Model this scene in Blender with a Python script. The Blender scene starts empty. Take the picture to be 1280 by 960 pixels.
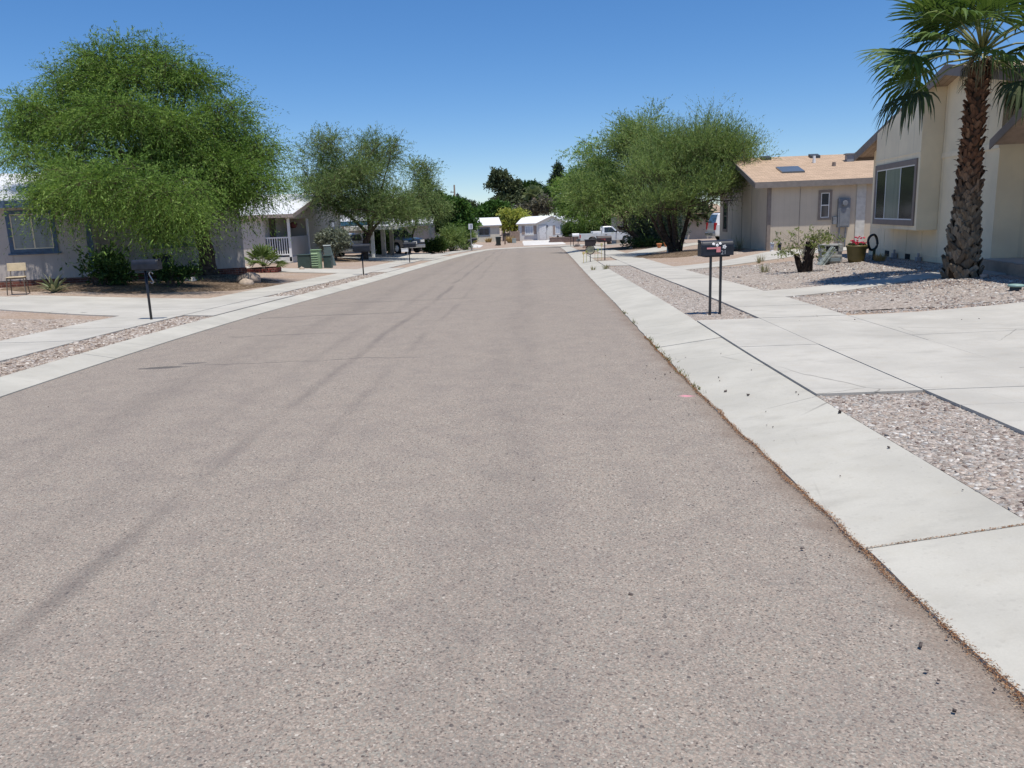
import bpy, bmesh, math, random
import numpy as np
from mathutils import Vector, Matrix
random.seed(7)
RNG = np.random.default_rng(11)
sc = bpy.context.scene
COL = sc.collection
R_ = math.radians

# ------------------------------------------------------------------ terrain
DY = [-60, 0, 10, 15, 22, 30, 40, 50, 60, 75, 90, 100, 106, 900]
DZ = [0, 0, 0, .06, .22, .39, .57, .77, 1.0, 1.42, 1.9, 2.12, 2.2, 2.2]
CX, CY = 10.15, 84.0           # centre of the bend at the end of the street
RE, LE = 1.66, -5.35           # asphalt edges, measured across the road

def sm(a, b, x):
    t = np.clip((np.asarray(x, float) - a) / (b - a), 0, 1)
    return t * t * (3 - 2 * t)

def drop(y):
    y = np.asarray(y, float)
    return sum(np.interp(y + k, DY, DZ) for k in (-3, -1.5, 0, 1.5, 3)) / 5

def off(y):
    y = np.minimum(np.asarray(y, float), CY)
    return .05 * (np.sqrt((y - 8) ** 2 + 9) + (y - 8)) / 2

O84 = float(off(84))

def lateral(x, y):
    x = np.asarray(x, float); y = np.asarray(y, float)
    a = x - off(y)
    r = np.hypot(CX - x, y - CY)
    b = np.where(x < CX, CX - r - O84, CX - (y - CY) - O84)
    return np.where(y < CY, a, b)

def G(x, y):
    xp = lateral(x, y)
    z = -drop(y)
    z = z + np.where(xp > RE, .1 * np.clip((xp - RE) / .8, 0, 1) + .25 * sm(5, 11, xp), 0)
    z = z + np.where(xp < LE, .08 * np.clip((LE - xp) / .45, 0, 1) + .25 * sm(7, 14, -xp), 0)
    return z

def g(x, y): return float(G(x, y))

def P(xp, t):
    """road coordinates (across, along) to the ground plan"""
    if t <= CY: return (xp + float(off(t)), t)
    r = CX - O84 - xp
    fi = (t - CY) / 8.5
    if fi < math.pi / 2: return (CX - r * math.cos(fi), CY + r * math.sin(fi))
    return (CX + (t - CY - 8.5 * math.pi / 2), CY + r)

# ------------------------------------------------------------------ nodes
class N:
    """small node-tree writer"""
    def __init__(s, name):
        s.m = bpy.data.materials.new(name); s.m.use_nodes = True
        s.t = s.m.node_tree; s.t.nodes.clear()
        s.out = s.n('ShaderNodeOutputMaterial')
    def n(s, typ, **kw):
        nd = s.t.nodes.new(typ)
        for k, v in kw.items(): setattr(nd, k, v)
        return nd
    def set(s, sock, v):
        if isinstance(v, bpy.types.NodeSocket): s.t.links.new(v, sock)
        elif v is not None:
            if sock.type == 'RGBA' and len(v) == 3: v = (*v, 1)
            sock.default_value = v
    def math(s, op, a, b=None, c=None):
        nd = s.n('ShaderNodeMath', operation=op)
        for i, v in enumerate((a, b, c)):
            if v is not None: s.set(nd.inputs[i], v)
        return nd.outputs[0]
    def mix(s, f, a, b, mode='MIX'):
        nd = s.n('ShaderNodeMix', data_type='RGBA', blend_type=mode)
        s.set(nd.inputs[0], f); s.set(nd.inputs[6], a); s.set(nd.inputs[7], b)
        return nd.outputs[2]
    def ramp(s, f, stops, interp='LINEAR'):
        nd = s.n('ShaderNodeValToRGB'); cr = nd.color_ramp; cr.interpolation = interp
        while len(cr.elements) < len(stops): cr.elements.new(.5)
        for e, (p, c) in zip(cr.elements, stops):
            e.position = p; e.color = (*c, 1) if len(c) == 3 else c
        s.set(nd.inputs[0], f); return nd.outputs[0]
    def rng(s, v, a, b, c=0., d=1.):
        nd = s.n('ShaderNodeMapRange'); nd.interpolation_type = 'SMOOTHSTEP'
        for i, q in enumerate((v, a, b, c, d)): s.set(nd.inputs[i], q)
        return nd.outputs[0]
    def noise(s, vec, scale, detail=4, rough=.55):
        nd = s.n('ShaderNodeTexNoise'); s.set(nd.inputs['Vector'], vec)
        nd.inputs['Scale'].default_value = scale; nd.inputs['Detail'].default_value = detail
        nd.inputs['Roughness'].default_value = rough
        return nd.outputs['Fac']
    def voro(s, vec, scale, feature='F1', rnd=1.):
        nd = s.n('ShaderNodeTexVoronoi', feature=feature); s.set(nd.inputs['Vector'], vec)
        nd.inputs['Scale'].default_value = scale; nd.inputs['Randomness'].default_value = rnd
        return nd
    def coord(s): return s.n('ShaderNodeTexCoord').outputs['Object']
    def sep(s, v):
        nd = s.n('ShaderNodeSeparateXYZ'); s.set(nd.inputs[0], v); return nd.outputs
    def stretch(s, v, sx, sy, sz):
        nd = s.n('ShaderNodeMapping'); s.set(nd.inputs[0], v); nd.inputs['Scale'].default_value = (sx, sy, sz)
        return nd.outputs[0]
    def attr(s, name='var'):
        return s.n('ShaderNodeAttribute', attribute_name=name).outputs['Fac']
    def bump(s, h, strength=.3, dist=.01):
        nd = s.n('ShaderNodeBump'); nd.inputs['Strength'].default_value = strength
        nd.inputs['Distance'].default_value = dist; s.set(nd.inputs['Height'], h); return nd.outputs[0]
    def bsdf(s, color, rough=.7, metal=0., normal=None, spec=.5, extra=None):
        b = s.n('ShaderNodeBsdfPrincipled')
        s.set(b.inputs['Base Color'], color); s.set(b.inputs['Roughness'], rough)
        s.set(b.inputs['Metallic'], metal); s.set(b.inputs['Specular IOR Level'], spec)
        if normal is not None: s.set(b.inputs['Normal'], normal)
        for k, v in (extra or {}).items(): s.set(b.inputs[k], v)
        return b.outputs[0]
    def done(s, sh):
        s.t.links.new(sh, s.out.inputs[0]); return s.m

MATS = {}
def lift(c, k): return tuple(min(1, x * k) for x in c)

def plain(name, c, rough=.6, metal=0., var=.12, scale=6., bump=.0, spec=.5, dirt=0.):
    """a painted or solid surface with slight uneven wear"""
    if name in MATS: return MATS[name]
    m = N(name); v = m.coord()
    f = m.noise(v, scale, 5)
    col = m.mix(m.rng(f, .3, .7), lift(c, 1 - var), lift(c, 1 + var))
    if dirt:
        d = m.noise(m.stretch(v, 3, 3, .5), 2.2, 5)
        col = m.mix(m.math('MULTIPLY', m.rng(d, .5, .75), dirt), col, (.13, .10, .075))
    nrm = m.bump(m.noise(v, scale * 12, 3), bump, .01) if bump else None
    MATS[name] = m.done(m.bsdf(col, rough, metal, nrm, spec)); return MATS[name]

def siding(name, c, axis=0, pitch=.2, stain=.15):
    """painted panel siding with vertical grooves along a local axis"""
    m = N(name); v = m.coord(); s = m.sep(v)
    fr = m.math('FRACT', m.math('DIVIDE', m.math('ADD', s[0], m.math('MULTIPLY', s[1], 1.0)), pitch))
    gr = m.math('LESS_THAN', fr, .06)
    st = m.noise(m.stretch(v, 3.5, 3.5, .35), 2.0, 6, .6)
    col = m.mix(m.rng(m.noise(v, 1.3, 4), .3, .7), lift(c, .93), lift(c, 1.05))
    col = m.mix(m.math('MULTIPLY', m.rng(st, .55, .8), stain), col, lift(c, .45))
    col = m.mix(m.math('MULTIPLY', gr, .16), col, lift(c, .45))
    h = m.math('SUBTRACT', m.math('MULTIPLY', m.noise(v, 60, 3), .15), gr)
    return m.done(m.bsdf(col, .75, 0, m.bump(h, .35, .008)))

def leafmat(name, stops, trans=.35):
    m = N(name); a = m.attr()
    col = m.ramp(a, stops)
    d = m.bsdf(col, .62, 0, None, .25)
    t = m.n('ShaderNodeBsdfTranslucent'); m.set(t.inputs[0], m.mix(.5, col, m.mix(1., col, (1., 1., .35), 'MULTIPLY')))
    mx = m.n('ShaderNodeMixShader'); mx.inputs[0].default_value = trans
    m.t.links.new(d, mx.inputs[1]); m.t.links.new(t.outputs[0], mx.inputs[2])
    return m.done(mx.outputs[0])

def glass(name, c=(.03, .038, .045), rough=.06):
    m = N(name); v = m.coord()
    return m.done(m.bsdf(m.mix(m.noise(v, 1.5), lift(c, .7), lift(c, 1.4)), rough, 0, None, .6))

# ------------------------------------------------------------------ mesh writer
class MB:
    def __init__(s): s.v = []; s.f = []; s.var = []
    def add(s, vs, fs, var=None):
        o = len(s.v); s.v += [tuple(p) for p in vs]; s.f += [tuple(i + o for i in q) for q in fs]
        s.var += [var if var is not None else .5] * len(fs); return s
    def box(s, lo, hi, M=None, var=None):
        (a, b, c), (d, e, h) = lo, hi
        vs = [(a, b, c), (d, b, c), (d, e, c), (a, e, c), (a, b, h), (d, b, h), (d, e, h), (a, e, h)]
        if M: vs = [M @ Vector(p) for p in vs]
        return s.add(vs, [(0, 3, 2, 1), (4, 5, 6, 7), (0, 1, 5, 4), (1, 2, 6, 5), (2, 3, 7, 6), (3, 0, 4, 7)], var)
    def prism(s, poly, h0, h1, axis='z', var=None):
        """extrude a 2D outline; axis names the extrusion direction"""
        n = len(poly)
        mk = {'z': lambda p, h: (p[0], p[1], h), 'y': lambda p, h: (p[0], h, p[1]), 'x': lambda p, h: (h, p[0], p[1])}[axis]
        vs = [mk(p, h0) for p in poly] + [mk(p, h1) for p in poly]
        fs = [tuple(range(n))[::-1], tuple(range(n, 2 * n))] + [(i, (i + 1) % n, n + (i + 1) % n, n + i) for i in range(n)]
        return s.add(vs, fs, var)
    def tube(s, pts, rad, n=8, cap=True, var=None):
        pts = [Vector(p) for p in pts]
        if not hasattr(rad, '__len__'): rad = [rad] * len(pts)
        vs = []; fs = []
        ref = Vector((.3, .2, 1)) if abs((pts[-1] - pts[0]).normalized().z) < .9 else Vector((1, .1, 0))
        for i, p in enumerate(pts):
            d = (pts[min(i + 1, len(pts) - 1)] - pts[max(i - 1, 0)])
            d = d.normalized() if d.length > 1e-9 else Vector((0, 0, 1))
            a = d.cross(ref)
            a = a.normalized() if a.length > 1e-6 else d.orthogonal().normalized()
            b = d.cross(a)
            for k in range(n):
                w = 2 * math.pi * k / n
                vs.append(p + (a * math.cos(w) + b * math.sin(w)) * rad[i])
        for i in range(len(pts) - 1):
            for k in range(n):
                fs.append((i * n + k, i * n + (k + 1) % n, (i + 1) * n + (k + 1) % n, (i + 1) * n + k))
        if cap:
            fs.append(tuple(range(n))[::-1]); fs.append(tuple(range((len(pts) - 1) * n, len(pts) * n)))
        return s.add(vs, fs, var)
    def lathe(s, prof, n=20, c=(0, 0, 0), var=None):
        vs = []; fs = []
        for r, z in prof:
            for k in range(n):
                w = 2 * math.pi * k / n; vs.append((c[0] + r * math.cos(w), c[1] + r * math.sin(w), c[2] + z))
        m = len(prof)
        for i in range(m - 1):
            for k in range(n): fs.append((i * n + k, i * n + (k + 1) % n, (i + 1) * n + (k + 1) % n, (i + 1) * n + k))
        fs.append(tuple(range(n))[::-1]); fs.append(tuple(range((m - 1) * n, m * n)))
        return s.add(vs, fs, var)
    def blob(s, c, r, seed=0, sub=1, flat=1., var=None, rough=.25):
        bm = bmesh.new(); bmesh.ops.create_icosphere(bm, subdivisions=sub, radius=1)
        rr = random.Random(seed)
        vs = []
        for w in bm.verts:
            k = 1 + rr.uniform(-rough, rough); vs.append((c[0] + w.co.x * r * k, c[1] + w.co.y * r * k, c[2] + w.co.z * r * k * flat))
        fs = [tuple(q.index for q in f.verts) for f in bm.faces]; bm.free()
        return s.add(vs, fs, var)
    def build(s, name, mat, parent=None, bevel=0., smooth=False, var=False, loc=None):
        me = bpy.data.meshes.new(name); me.from_pydata([tuple(p) for p in s.v], [], s.f); me.update()
        if var:
            a = me.attributes.new('var', 'FLOAT', 'FACE'); a.data.foreach_set('value', s.var)
        return link(name, me, mat, parent, bevel, smooth, loc)

def link(name, me, mat, parent=None, bevel=0., smooth=False, loc=None):
    if mat:
        for q in (mat if isinstance(mat, (list, tuple)) else [mat]): me.materials.append(q)
    if smooth: me.polygons.foreach_set('use_smooth', [True] * len(me.polygons))
    o = bpy.data.objects.new(name, me); COL.objects.link(o)
    if parent: o.parent = parent
    if loc: o.location = loc
    if bevel:
        b = o.modifiers.new('edge', 'BEVEL'); b.width = bevel; b.segments = 2; b.limit_method = 'ANGLE'; b.angle_limit = R_(35)
        b.harden_normals = False
    return o

def npmesh(name, V, F, mat, parent=None, var=None, smooth=False):
    """fast mesh from numpy arrays (all faces the same size)"""
    me = bpy.data.meshes.new(name); k = F.shape[1]
    me.vertices.add(len(V)); me.vertices.foreach_set('co', V.astype(np.float32).ravel())
    me.loops.add(F.size); me.loops.foreach_set('vertex_index', F.astype(np.int32).ravel())
    me.polygons.add(len(F)); me.polygons.foreach_set('loop_start', np.arange(0, F.size, k, dtype=np.int32))
    me.update(calc_edges=True)
    if var is not None:
        a = me.attributes.new('var', 'FLOAT', 'FACE'); a.data.foreach_set('value', np.asarray(var, np.float32))
    return link(name, me, mat, parent, 0., smooth)

def thing(name, label, cat, loc=(0, 0, 0), rz=0., group=None):
    o = bpy.data.objects.new(name, None); COL.objects.link(o)
    o.empty_display_size = .2
    o.location = loc; o.rotation_euler = (0, 0, rz); o['label'] = label; o['category'] = cat
    if group: o['group'] = group
    return o
def tag(o, label, cat, group=None):
    o['label'] = label; o['category'] = cat
    if group: o['group'] = group
    return o
def struct(o): o['kind'] = 'structure'; return o
def stuff(o): o['kind'] = 'stuff'; return o

# crowns and bases of the plants, in metres
DATA = {'bigtree': {'base': [-9.617, 26.0, -0.099], 'lobes': [[-11.023, 26.0, 5.928, 1.663, 1.24, 1.122, 1.0], [-13.032, 26.0, 5.292, 1.461, 1.024, 0.927, 1.0], [-9.537, 26.0, 4.535, 1.663, 1.24, 1.122, 1.0], [-13.856, 25.0, 4.582, 1.09, 0.927, 1.056, 1.0], [-8.361, 26.0, 3.656, 1.209, 1.028, 1.171, 1.0], [-10.78, 24.5, 4.091, 2.018, 1.27, 1.15, 1.0], [-13.163, 24.0, 3.574, 1.163, 0.946, 0.856, 1.0], [-7.723, 25.5, 2.981, 0.791, 0.672, 0.766, 1.0], [-9.357, 25.0, 2.804, 1.599, 1.089, 0.985, 1.0], [-11.536, 23.2, 2.753, 1.214, 0.818, 0.74, 1.0], [-12.601, 22.8, 2.561, 0.84, 0.567, 0.513, 1.0], [-9.776, 22.4, 1.988, 1.302, 0.697, 0.631, 1.0], [-9.263, 22.6, 1.667, 0.832, 0.422, 0.382, 1.0], [-9.778, 21.0, 2.744, 0.977, 0.697, 0.631, 1.0], [-8.46, 20.8, 2.535, 0.887, 0.604, 0.547, 1.0], [-10.627, 21.2, 2.92, 0.863, 0.616, 0.557, 1.0], [-8.622, 25.5, 2.434, 0.89, 0.529, 0.479, 1.0], [-10.861, 26.0, 6.801, 0.857, 0.593, 0.537, 1.0], [-12.982, 26.5, 6.4, 1.078, 0.55, 0.497, 1.0], [-9.642, 26.3, 6.116, 0.917, 0.709, 0.642, 1.0], [-14.599, 25.5, 4.772, 0.544, 0.462, 0.431, 0.6], [-7.303, 26.0, 3.716, 0.378, 0.4, 0.537, 0.5], [-11.055, 27.0, 3.687, 1.57, 0.84, 0.76, 1.0]]},
 'tree2': {'base': [-8.137, 45.874, -0.507], 'lobes': [[-9.009, 45.874, 5.718, 1.591, 1.74, 1.029, 0.55], [-10.344, 45.874, 4.526, 1.497, 1.947, 1.591, 0.6], [-8.0, 46.274, 5.417, 1.51, 1.963, 1.227, 0.6], [-6.29, 45.874, 5.499, 0.936, 1.217, 0.842, 0.6], [-7.163, 45.874, 3.73, 2.152, 2.798, 1.778, 1.0], [-8.88, 45.374, 3.255, 1.944, 2.19, 1.296, 1.0], [-5.949, 46.374, 2.832, 1.797, 2.337, 1.514, 1.0], [-6.835, 45.874, 1.978, 2.152, 1.423, 0.842, 1.0], [-8.511, 45.374, 2.294, 1.296, 1.251, 0.741, 1.0], [-11.193, 45.874, 3.434, 0.936, 1.217, 0.749, 0.7], [-11.157, 45.874, 4.854, 0.561, 0.73, 0.655, 0.5], [-9.782, 46.274, 2.653, 1.18, 1.117, 0.661, 1.0], [-6.948, 43.874, 2.229, 1.701, 1.059, 0.627, 1.0]]},
 'tree3': {'base': [-7.405, 60.0, -0.826], 'lobes': [[-5.98, 60.0, 4.594, 1.346, 1.144, 1.346, 0.6], [-5.349, 60.0, 3.384, 1.346, 1.144, 1.469, 1.0], [-6.871, 60.0, 2.352, 2.081, 1.217, 1.102, 1.0], [-5.546, 60.0, 5.085, 0.734, 0.624, 0.612, 0.5], [-7.723, 60.0, 2.781, 1.836, 1.488, 1.346, 1.0], [-5.115, 60.0, 2.292, 1.102, 0.936, 0.979, 1.0]]},
 'citrus': {'base': [-6.161, 77.0, -1.326], 'lobes': [[-5.438, 77.0, 2.435, 1.885, 1.602, 1.571, 1.0], [-3.683, 77.0, 1.343, 1.257, 1.068, 1.414, 1.0], [-6.62, 77.0, 1.443, 1.414, 1.202, 1.414, 1.0], [-5.075, 77.0, 0.65, 2.042, 1.041, 0.942, 1.0], [-4.512, 77.0, 2.917, 1.1, 0.935, 0.942, 1.0]]},
 'treeR1': {'base': [8.112, 39.497, -0.422], 'lobes': [[9.07, 39.497, 4.219, 1.37, 1.918, 1.209, 1.0], [10.488, 39.497, 3.913, 1.37, 1.613, 0.886, 0.9], [7.734, 39.497, 4.447, 0.886, 1.241, 1.128, 1.0], [9.514, 39.497, 5.118, 0.564, 0.79, 0.645, 0.4], [8.391, 39.497, 3.429, 2.337, 2.786, 1.531, 1.0], [10.614, 39.497, 3.354, 1.37, 1.906, 1.047, 1.0], [9.533, 39.097, 2.522, 1.515, 1.597, 0.877, 1.0], [7.745, 39.097, 2.062, 1.356, 1.597, 0.877, 1.0], [11.368, 39.497, 3.883, 0.725, 1.015, 0.725, 0.4], [10.017, 39.497, 4.59, 0.967, 1.354, 0.967, 0.6], [10.444, 39.197, 2.121, 0.96, 0.873, 0.48, 1.0], [7.713, 37.097, 1.816, 1.514, 1.102, 0.605, 1.0], [9.026, 37.297, 2.2, 1.293, 1.246, 0.685, 1.0], [8.008, 37.697, 3.348, 1.538, 2.099, 1.154, 1.0]]},
 'treeR2': {'base': [8.892, 53.0, -0.693], 'lobes': [[8.691, 53.0, 5.756, 1.73, 2.249, 1.73, 1.0], [7.254, 53.0, 4.67, 1.946, 2.53, 1.73, 1.0], [9.46, 53.0, 4.099, 2.271, 2.952, 1.838, 1.0], [6.469, 53.0, 3.151, 2.054, 2.558, 1.514, 1.0], [8.168, 53.0, 2.086, 2.379, 1.645, 0.973, 1.0], [9.709, 53.0, 7.04, 0.649, 0.843, 0.973, 0.5], [5.426, 52.5, 2.374, 1.499, 1.949, 1.178, 1.0], [11.372, 53.5, 3.304, 1.364, 1.774, 1.364, 1.0], [6.836, 50.8, 2.151, 1.865, 1.226, 0.725, 1.0], [8.822, 50.8, 2.325, 1.865, 1.576, 0.933, 1.0]]},
 'treeR3': {'base': [10.357, 82.0, -1.497], 'lobes': [[7.227, 82.0, 4.687, 2.175, 1.848, 2.007, 1.0], [6.398, 82.0, 3.007, 1.673, 1.422, 2.342, 1.0], [8.861, 82.0, 7.7, 1.422, 1.209, 1.506, 0.3], [8.22, 82.0, 1.771, 2.509, 1.479, 1.338, 1.0], [5.296, 82.0, 3.823, 0.669, 0.569, 1.004, 0.6], [9.072, 82.0, 5.627, 1.673, 1.422, 2.091, 1.0], [7.113, 82.0, 7.226, 1.506, 0.924, 0.836, 0.2], [9.833, 82.0, 2.499, 2.091, 1.777, 1.84, 1.0]]},
 'euc': {'base': [-0.562, 150.0, -1.87], 'lobes': [[-0.275, 150.0, 8.793, 1.836, 1.432, 1.377, 1.0], [-1.642, 150.0, 7.287, 1.377, 1.102, 1.377, 1.0], [0.371, 150.0, 6.51, 1.683, 1.346, 1.683, 1.0], [1.328, 150.0, 4.629, 1.989, 1.591, 1.836, 1.0], [-0.744, 150.0, 3.986, 2.601, 1.909, 1.836, 1.0], [1.955, 150.0, 5.888, 1.224, 0.979, 1.836, 1.0]]},
 'round': {'base': [4.304, 155.0, -1.87], 'lobes': [[4.901, 155.0, 6.518, 2.688, 1.48, 1.423, 1.0], [3.349, 155.0, 5.103, 1.897, 1.518, 1.581, 1.0], [6.689, 155.0, 5.724, 1.739, 1.391, 1.739, 1.0], [4.983, 155.0, 4.163, 3.478, 1.48, 1.423, 1.0]]},
 'conifer': {'base': [9.487, 160.0, -1.87], 'lobes': [[10.242, 160.0, 8.762, 0.816, 0.8, 2.285, 1.0], [9.569, 160.0, 6.522, 0.979, 0.8, 1.958, 1.0], [10.737, 160.0, 10.096, 0.49, 0.8, 1.306, 1.0], [8.443, 160.0, 5.044, 0.816, 0.8, 1.306, 1.0]]},
 'greybush': {'base': [5.191, 138.0, -1.87], 'lobes': [[4.81, 138.0, 2.822, 2.534, 1.171, 1.126, 1.0], [7.246, 138.0, 3.134, 1.83, 1.171, 1.126, 1.0], [3.038, 138.0, 2.224, 1.126, 0.878, 0.845, 1.0]]},
 'hedge': {'base': [-2.233, 135.0, -1.87], 'lobes': [[-2.695, 135.0, 2.534, 2.066, 1.146, 1.102, 1.0], [-4.299, 135.0, 2.073, 1.377, 1.002, 0.964, 1.0], [-0.072, 135.0, 2.057, 1.79, 1.002, 0.964, 1.0], [-1.347, 135.0, 3.261, 1.377, 0.859, 0.826, 1.0]]},
 'leftfar': {'base': [-7.107, 145.0, -1.87], 'lobes': [[-6.685, 145.0, 3.422, 1.775, 0.923, 0.887, 1.0], [-8.402, 145.0, 3.065, 1.479, 0.923, 0.887, 1.0], [-5.018, 145.0, 2.672, 1.035, 0.828, 0.887, 1.0]]},
 'yellow': {'base': [0.858, 121.0, -1.87], 'lobes': [[1.099, 121.0, 1.395, 1.604, 1.027, 0.987, 1.0], [-0.122, 121.0, 0.391, 0.987, 0.8, 0.987, 1.0], [1.943, 121.0, 1.83, 1.111, 0.8, 0.617, 1.0], [0.807, 121.0, -0.224, 1.358, 0.8, 0.741, 1.0], [0.405, 121.0, 1.883, 0.864, 0.8, 0.617, 1.0]]},
 'backleft': {'base': [-19.331, 120.0, -1.87], 'lobes': [[-20.757, 120.0, 3.293, 2.693, 1.273, 1.224, 1.0], [-17.834, 120.0, 3.193, 2.448, 1.273, 1.224, 1.0]]},
 'backright': {'base': [15.586, 112.0, -1.87], 'lobes': [[15.058, 112.0, 0.933, 2.856, 1.663, 1.599, 1.0], [18.355, 112.0, 1.893, 2.856, 2.285, 2.285, 1.0], [12.306, 112.0, 0.381, 1.599, 1.188, 1.142, 1.0]]},
 'backright2': {'base': [18.121, 85.0, -1.638], 'lobes': [[18.091, 85.0, 1.692, 2.428, 1.803, 1.734, 1.0], [15.594, 85.0, 1.778, 2.428, 1.623, 1.561, 1.0], [20.434, 85.0, 0.797, 1.387, 1.11, 1.214, 1.0]]},
 'sage': {'base': [-9.35, 42.9, -0.391], 'lobes': [[-9.554, 42.9, 0.744, 0.438, 0.372, 0.394, 1.0], [-8.839, 42.9, 0.719, 0.481, 0.409, 0.438, 1.0], [-9.207, 42.9, 0.856, 0.613, 0.387, 0.35, 1.0], [-9.118, 42.9, 0.396, 0.525, 0.29, 0.263, 1.0]]},
 'oleander': {'base': [9.682, 54.5, -0.688], 'lobes': [[8.93, 54.5, 0.459, 0.889, 0.756, 1.001, 1.0], [10.001, 54.5, 0.632, 1.112, 0.945, 1.112, 1.0], [11.075, 54.5, 0.332, 0.778, 0.662, 1.001, 1.0], [9.574, 54.5, -0.144, 1.334, 0.614, 0.556, 1.0]]},
 'lowshrub': {'base': [-5.701, 62.0, -0.951], 'lobes': [[-6.044, 62.0, -0.409, 0.569, 0.419, 0.379, 1.0], [-5.183, 62.0, -0.318, 0.569, 0.484, 0.443, 1.0], [-5.559, 62.0, -0.486, 0.885, 0.349, 0.316, 1.0]]},
 'brush': {'base': [-4.835, 71.0, -1.215], 'lobes': [[-5.006, 71.0, -0.222, 0.652, 0.554, 0.797, 1.0], [-4.312, 71.0, -0.315, 0.579, 0.492, 0.797, 1.0]]},
 'brush2': {'base': [-4.138, 79.0, -1.461], 'lobes': [[-4.176, 79.0, -0.558, 0.645, 0.548, 0.886, 1.0], [-3.548, 79.0, -0.426, 0.403, 0.342, 0.564, 1.0]]},
 'ball1': {'base': [8.485, 106.0, -1.858], 'lobes': [[8.504, 106.0, -0.669, 1.189, 1.011, 1.081, 1.0], [8.197, 106.0, -0.352, 0.973, 0.827, 0.973, 1.0], [8.919, 106.0, -0.786, 0.973, 0.827, 0.973, 1.0]]},
 'ball2': {'base': [10.99, 107.0, -1.863], 'lobes': [[10.908, 107.0, -0.151, 1.31, 1.113, 1.31, 1.0], [11.427, 107.0, -0.686, 1.091, 0.928, 0.982, 1.0], [10.48, 107.0, -0.653, 0.982, 0.835, 0.982, 1.0]]},
 'housebush': {'base': [-11.432, 22.6, 0.056], 'lobes': [[-11.682, 22.3, 0.847, 0.25, 0.12, 0.091, 0.5], [-11.081, 22.6, 0.678, 0.323, 0.274, 0.3, 1.0], [-11.634, 22.4, 0.467, 0.251, 0.12, 0.091, 0.5], [-10.942, 22.6, 0.384, 0.277, 0.204, 0.184, 1.0]]},
 'shade1': {'base': [-9.5, 22.8, -0.045], 'lobes': [[-9.479, 22.8, 0.386, 0.419, 0.154, 0.14, 1.0], [-9.001, 22.8, 0.414, 0.279, 0.128, 0.116, 1.0]]},
 'carbush': {'base': [-8.794, 56.0, -0.666], 'lobes': [[-8.577, 56.0, 0.224, 0.685, 0.583, 0.685, 1.0], [-9.461, 56.0, 0.2, 0.571, 0.486, 0.571, 1.0]]},
 'trunkbush': {'base': [8.551, 52.2, -0.689], 'lobes': [[8.036, 52.2, -0.384, 0.745, 0.235, 0.213, 1.0], [8.861, 52.2, -0.362, 0.639, 0.294, 0.266, 1.0], [9.583, 52.2, -0.488, 0.532, 0.235, 0.213, 1.0]]},
 'farpalm': [4.793, 140.0, 6.445], 'pole': [-9.25, 150.0], 'wire': [[-10.322, 146.0, 2.929], [13.927, 146.0, 2.239]]}
SKY_SAT, SKY_STR, SUN_STR, EXPO = 1.30, 0.15, 4.0, 0.28
# ================================================================== ground materials
def mat_gravel():
    m = N('gravel_earth'); v = m.coord()
    vo = m.voro(v, 30.); s = m.sep(vo.outputs['Color'])
    stone = m.ramp(s[0], [(0, (.17, .125, .10)), (.25, (.30, .23, .19)), (.5, (.42, .34, .28)), (.75, (.34, .29, .26)), (1, (.58, .52, .46))])
    big = m.noise(v, .35, 4)
    earth = m.mix(m.noise(v, 8, 4), (.30, .215, .15), (.40, .30, .22))
    col = m.mix(m.rng(big, .35, .65, .25, .75), stone, earth)
    col = m.mix(m.rng(m.noise(v, 2.6, 5), .5, .8, 0, .4), col, (.24, .17, .12))
    h = m.math('SUBTRACT', 1., vo.outputs['Distance'])
    return m.done(m.bsdf(col, .95, 0, m.bump(h, .5, .015), .2))

def mat_gravel_bed(name, tint, dust):
    """bed of crushed stone below the loose stones"""
    m = N(name); v = m.coord()
    vo = m.voro(v, 34.); s = m.sep(vo.outputs['Color'])
    col = m.ramp(s[0], [(0, lift(tint, .45)), (.3, lift(tint, .8)), (.6, tint), (.85, lift(tint, 1.25)), (1, lift(tint, 1.7))])
    col = m.mix(m.rng(m.noise(v, 1.1, 5), .4, .75, 0, .45), col, dust)
    h = m.math('SUBTRACT', 1., vo.outputs['Distance'])
    return m.done(m.bsdf(col, .95, 0, m.bump(h, .7, .02), .2))

def mat_concrete(name='concrete', base=(.482, .460, .408), warm=(.43, .385, .31)):
    m = N(name); v = m.coord()
    a = m.noise(v, .9, 6, .6); b = m.noise(v, 7, 5, .6); c = m.noise(v, 90, 3)
    col = m.mix(m.rng(a, .3, .7), lift(base, .87), lift(base, 1.07))
    col = m.mix(m.rng(b, .45, .75, 0, .3), col, warm)
    col = m.mix(m.rng(m.noise(m.stretch(v, 1.1, 2.6, 1), 1.3, 6, .68), .50, .74, 0, .5), col, lift(base, .70))
    col = m.mix(m.rng(m.noise(m.stretch(v, .35, 3., 1), 1.3, 5, .6), .56, .74, 0, .16), col, lift(base, .68))
    ck = m.voro(m.mix(.12, v, m.n('ShaderNodeTexNoise').outputs['Color'], 'ADD'), .42, 'DISTANCE_TO_EDGE').outputs['Distance']
    cf = m.math('MULTIPLY', m.rng(ck, .0008, .0035, .55, 0.), m.rng(m.noise(v, .5, 3), .5, .62))
    col = m.mix(cf, col, (.10, .09, .08))
    sp = m.voro(v, 60.); dots = m.math('LESS_THAN', m.sep(sp.outputs['Color'])[0], .03)
    col = m.mix(m.math('MULTIPLY', dots, .1), col, (.2, .18, .16))
    col = m.mix(m.rng(c, .3, .7, .0, .12), col, lift(base, .6))
    return m.done(m.bsdf(col, .85, 0, m.bump(c, .12, .006), .3))

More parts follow.
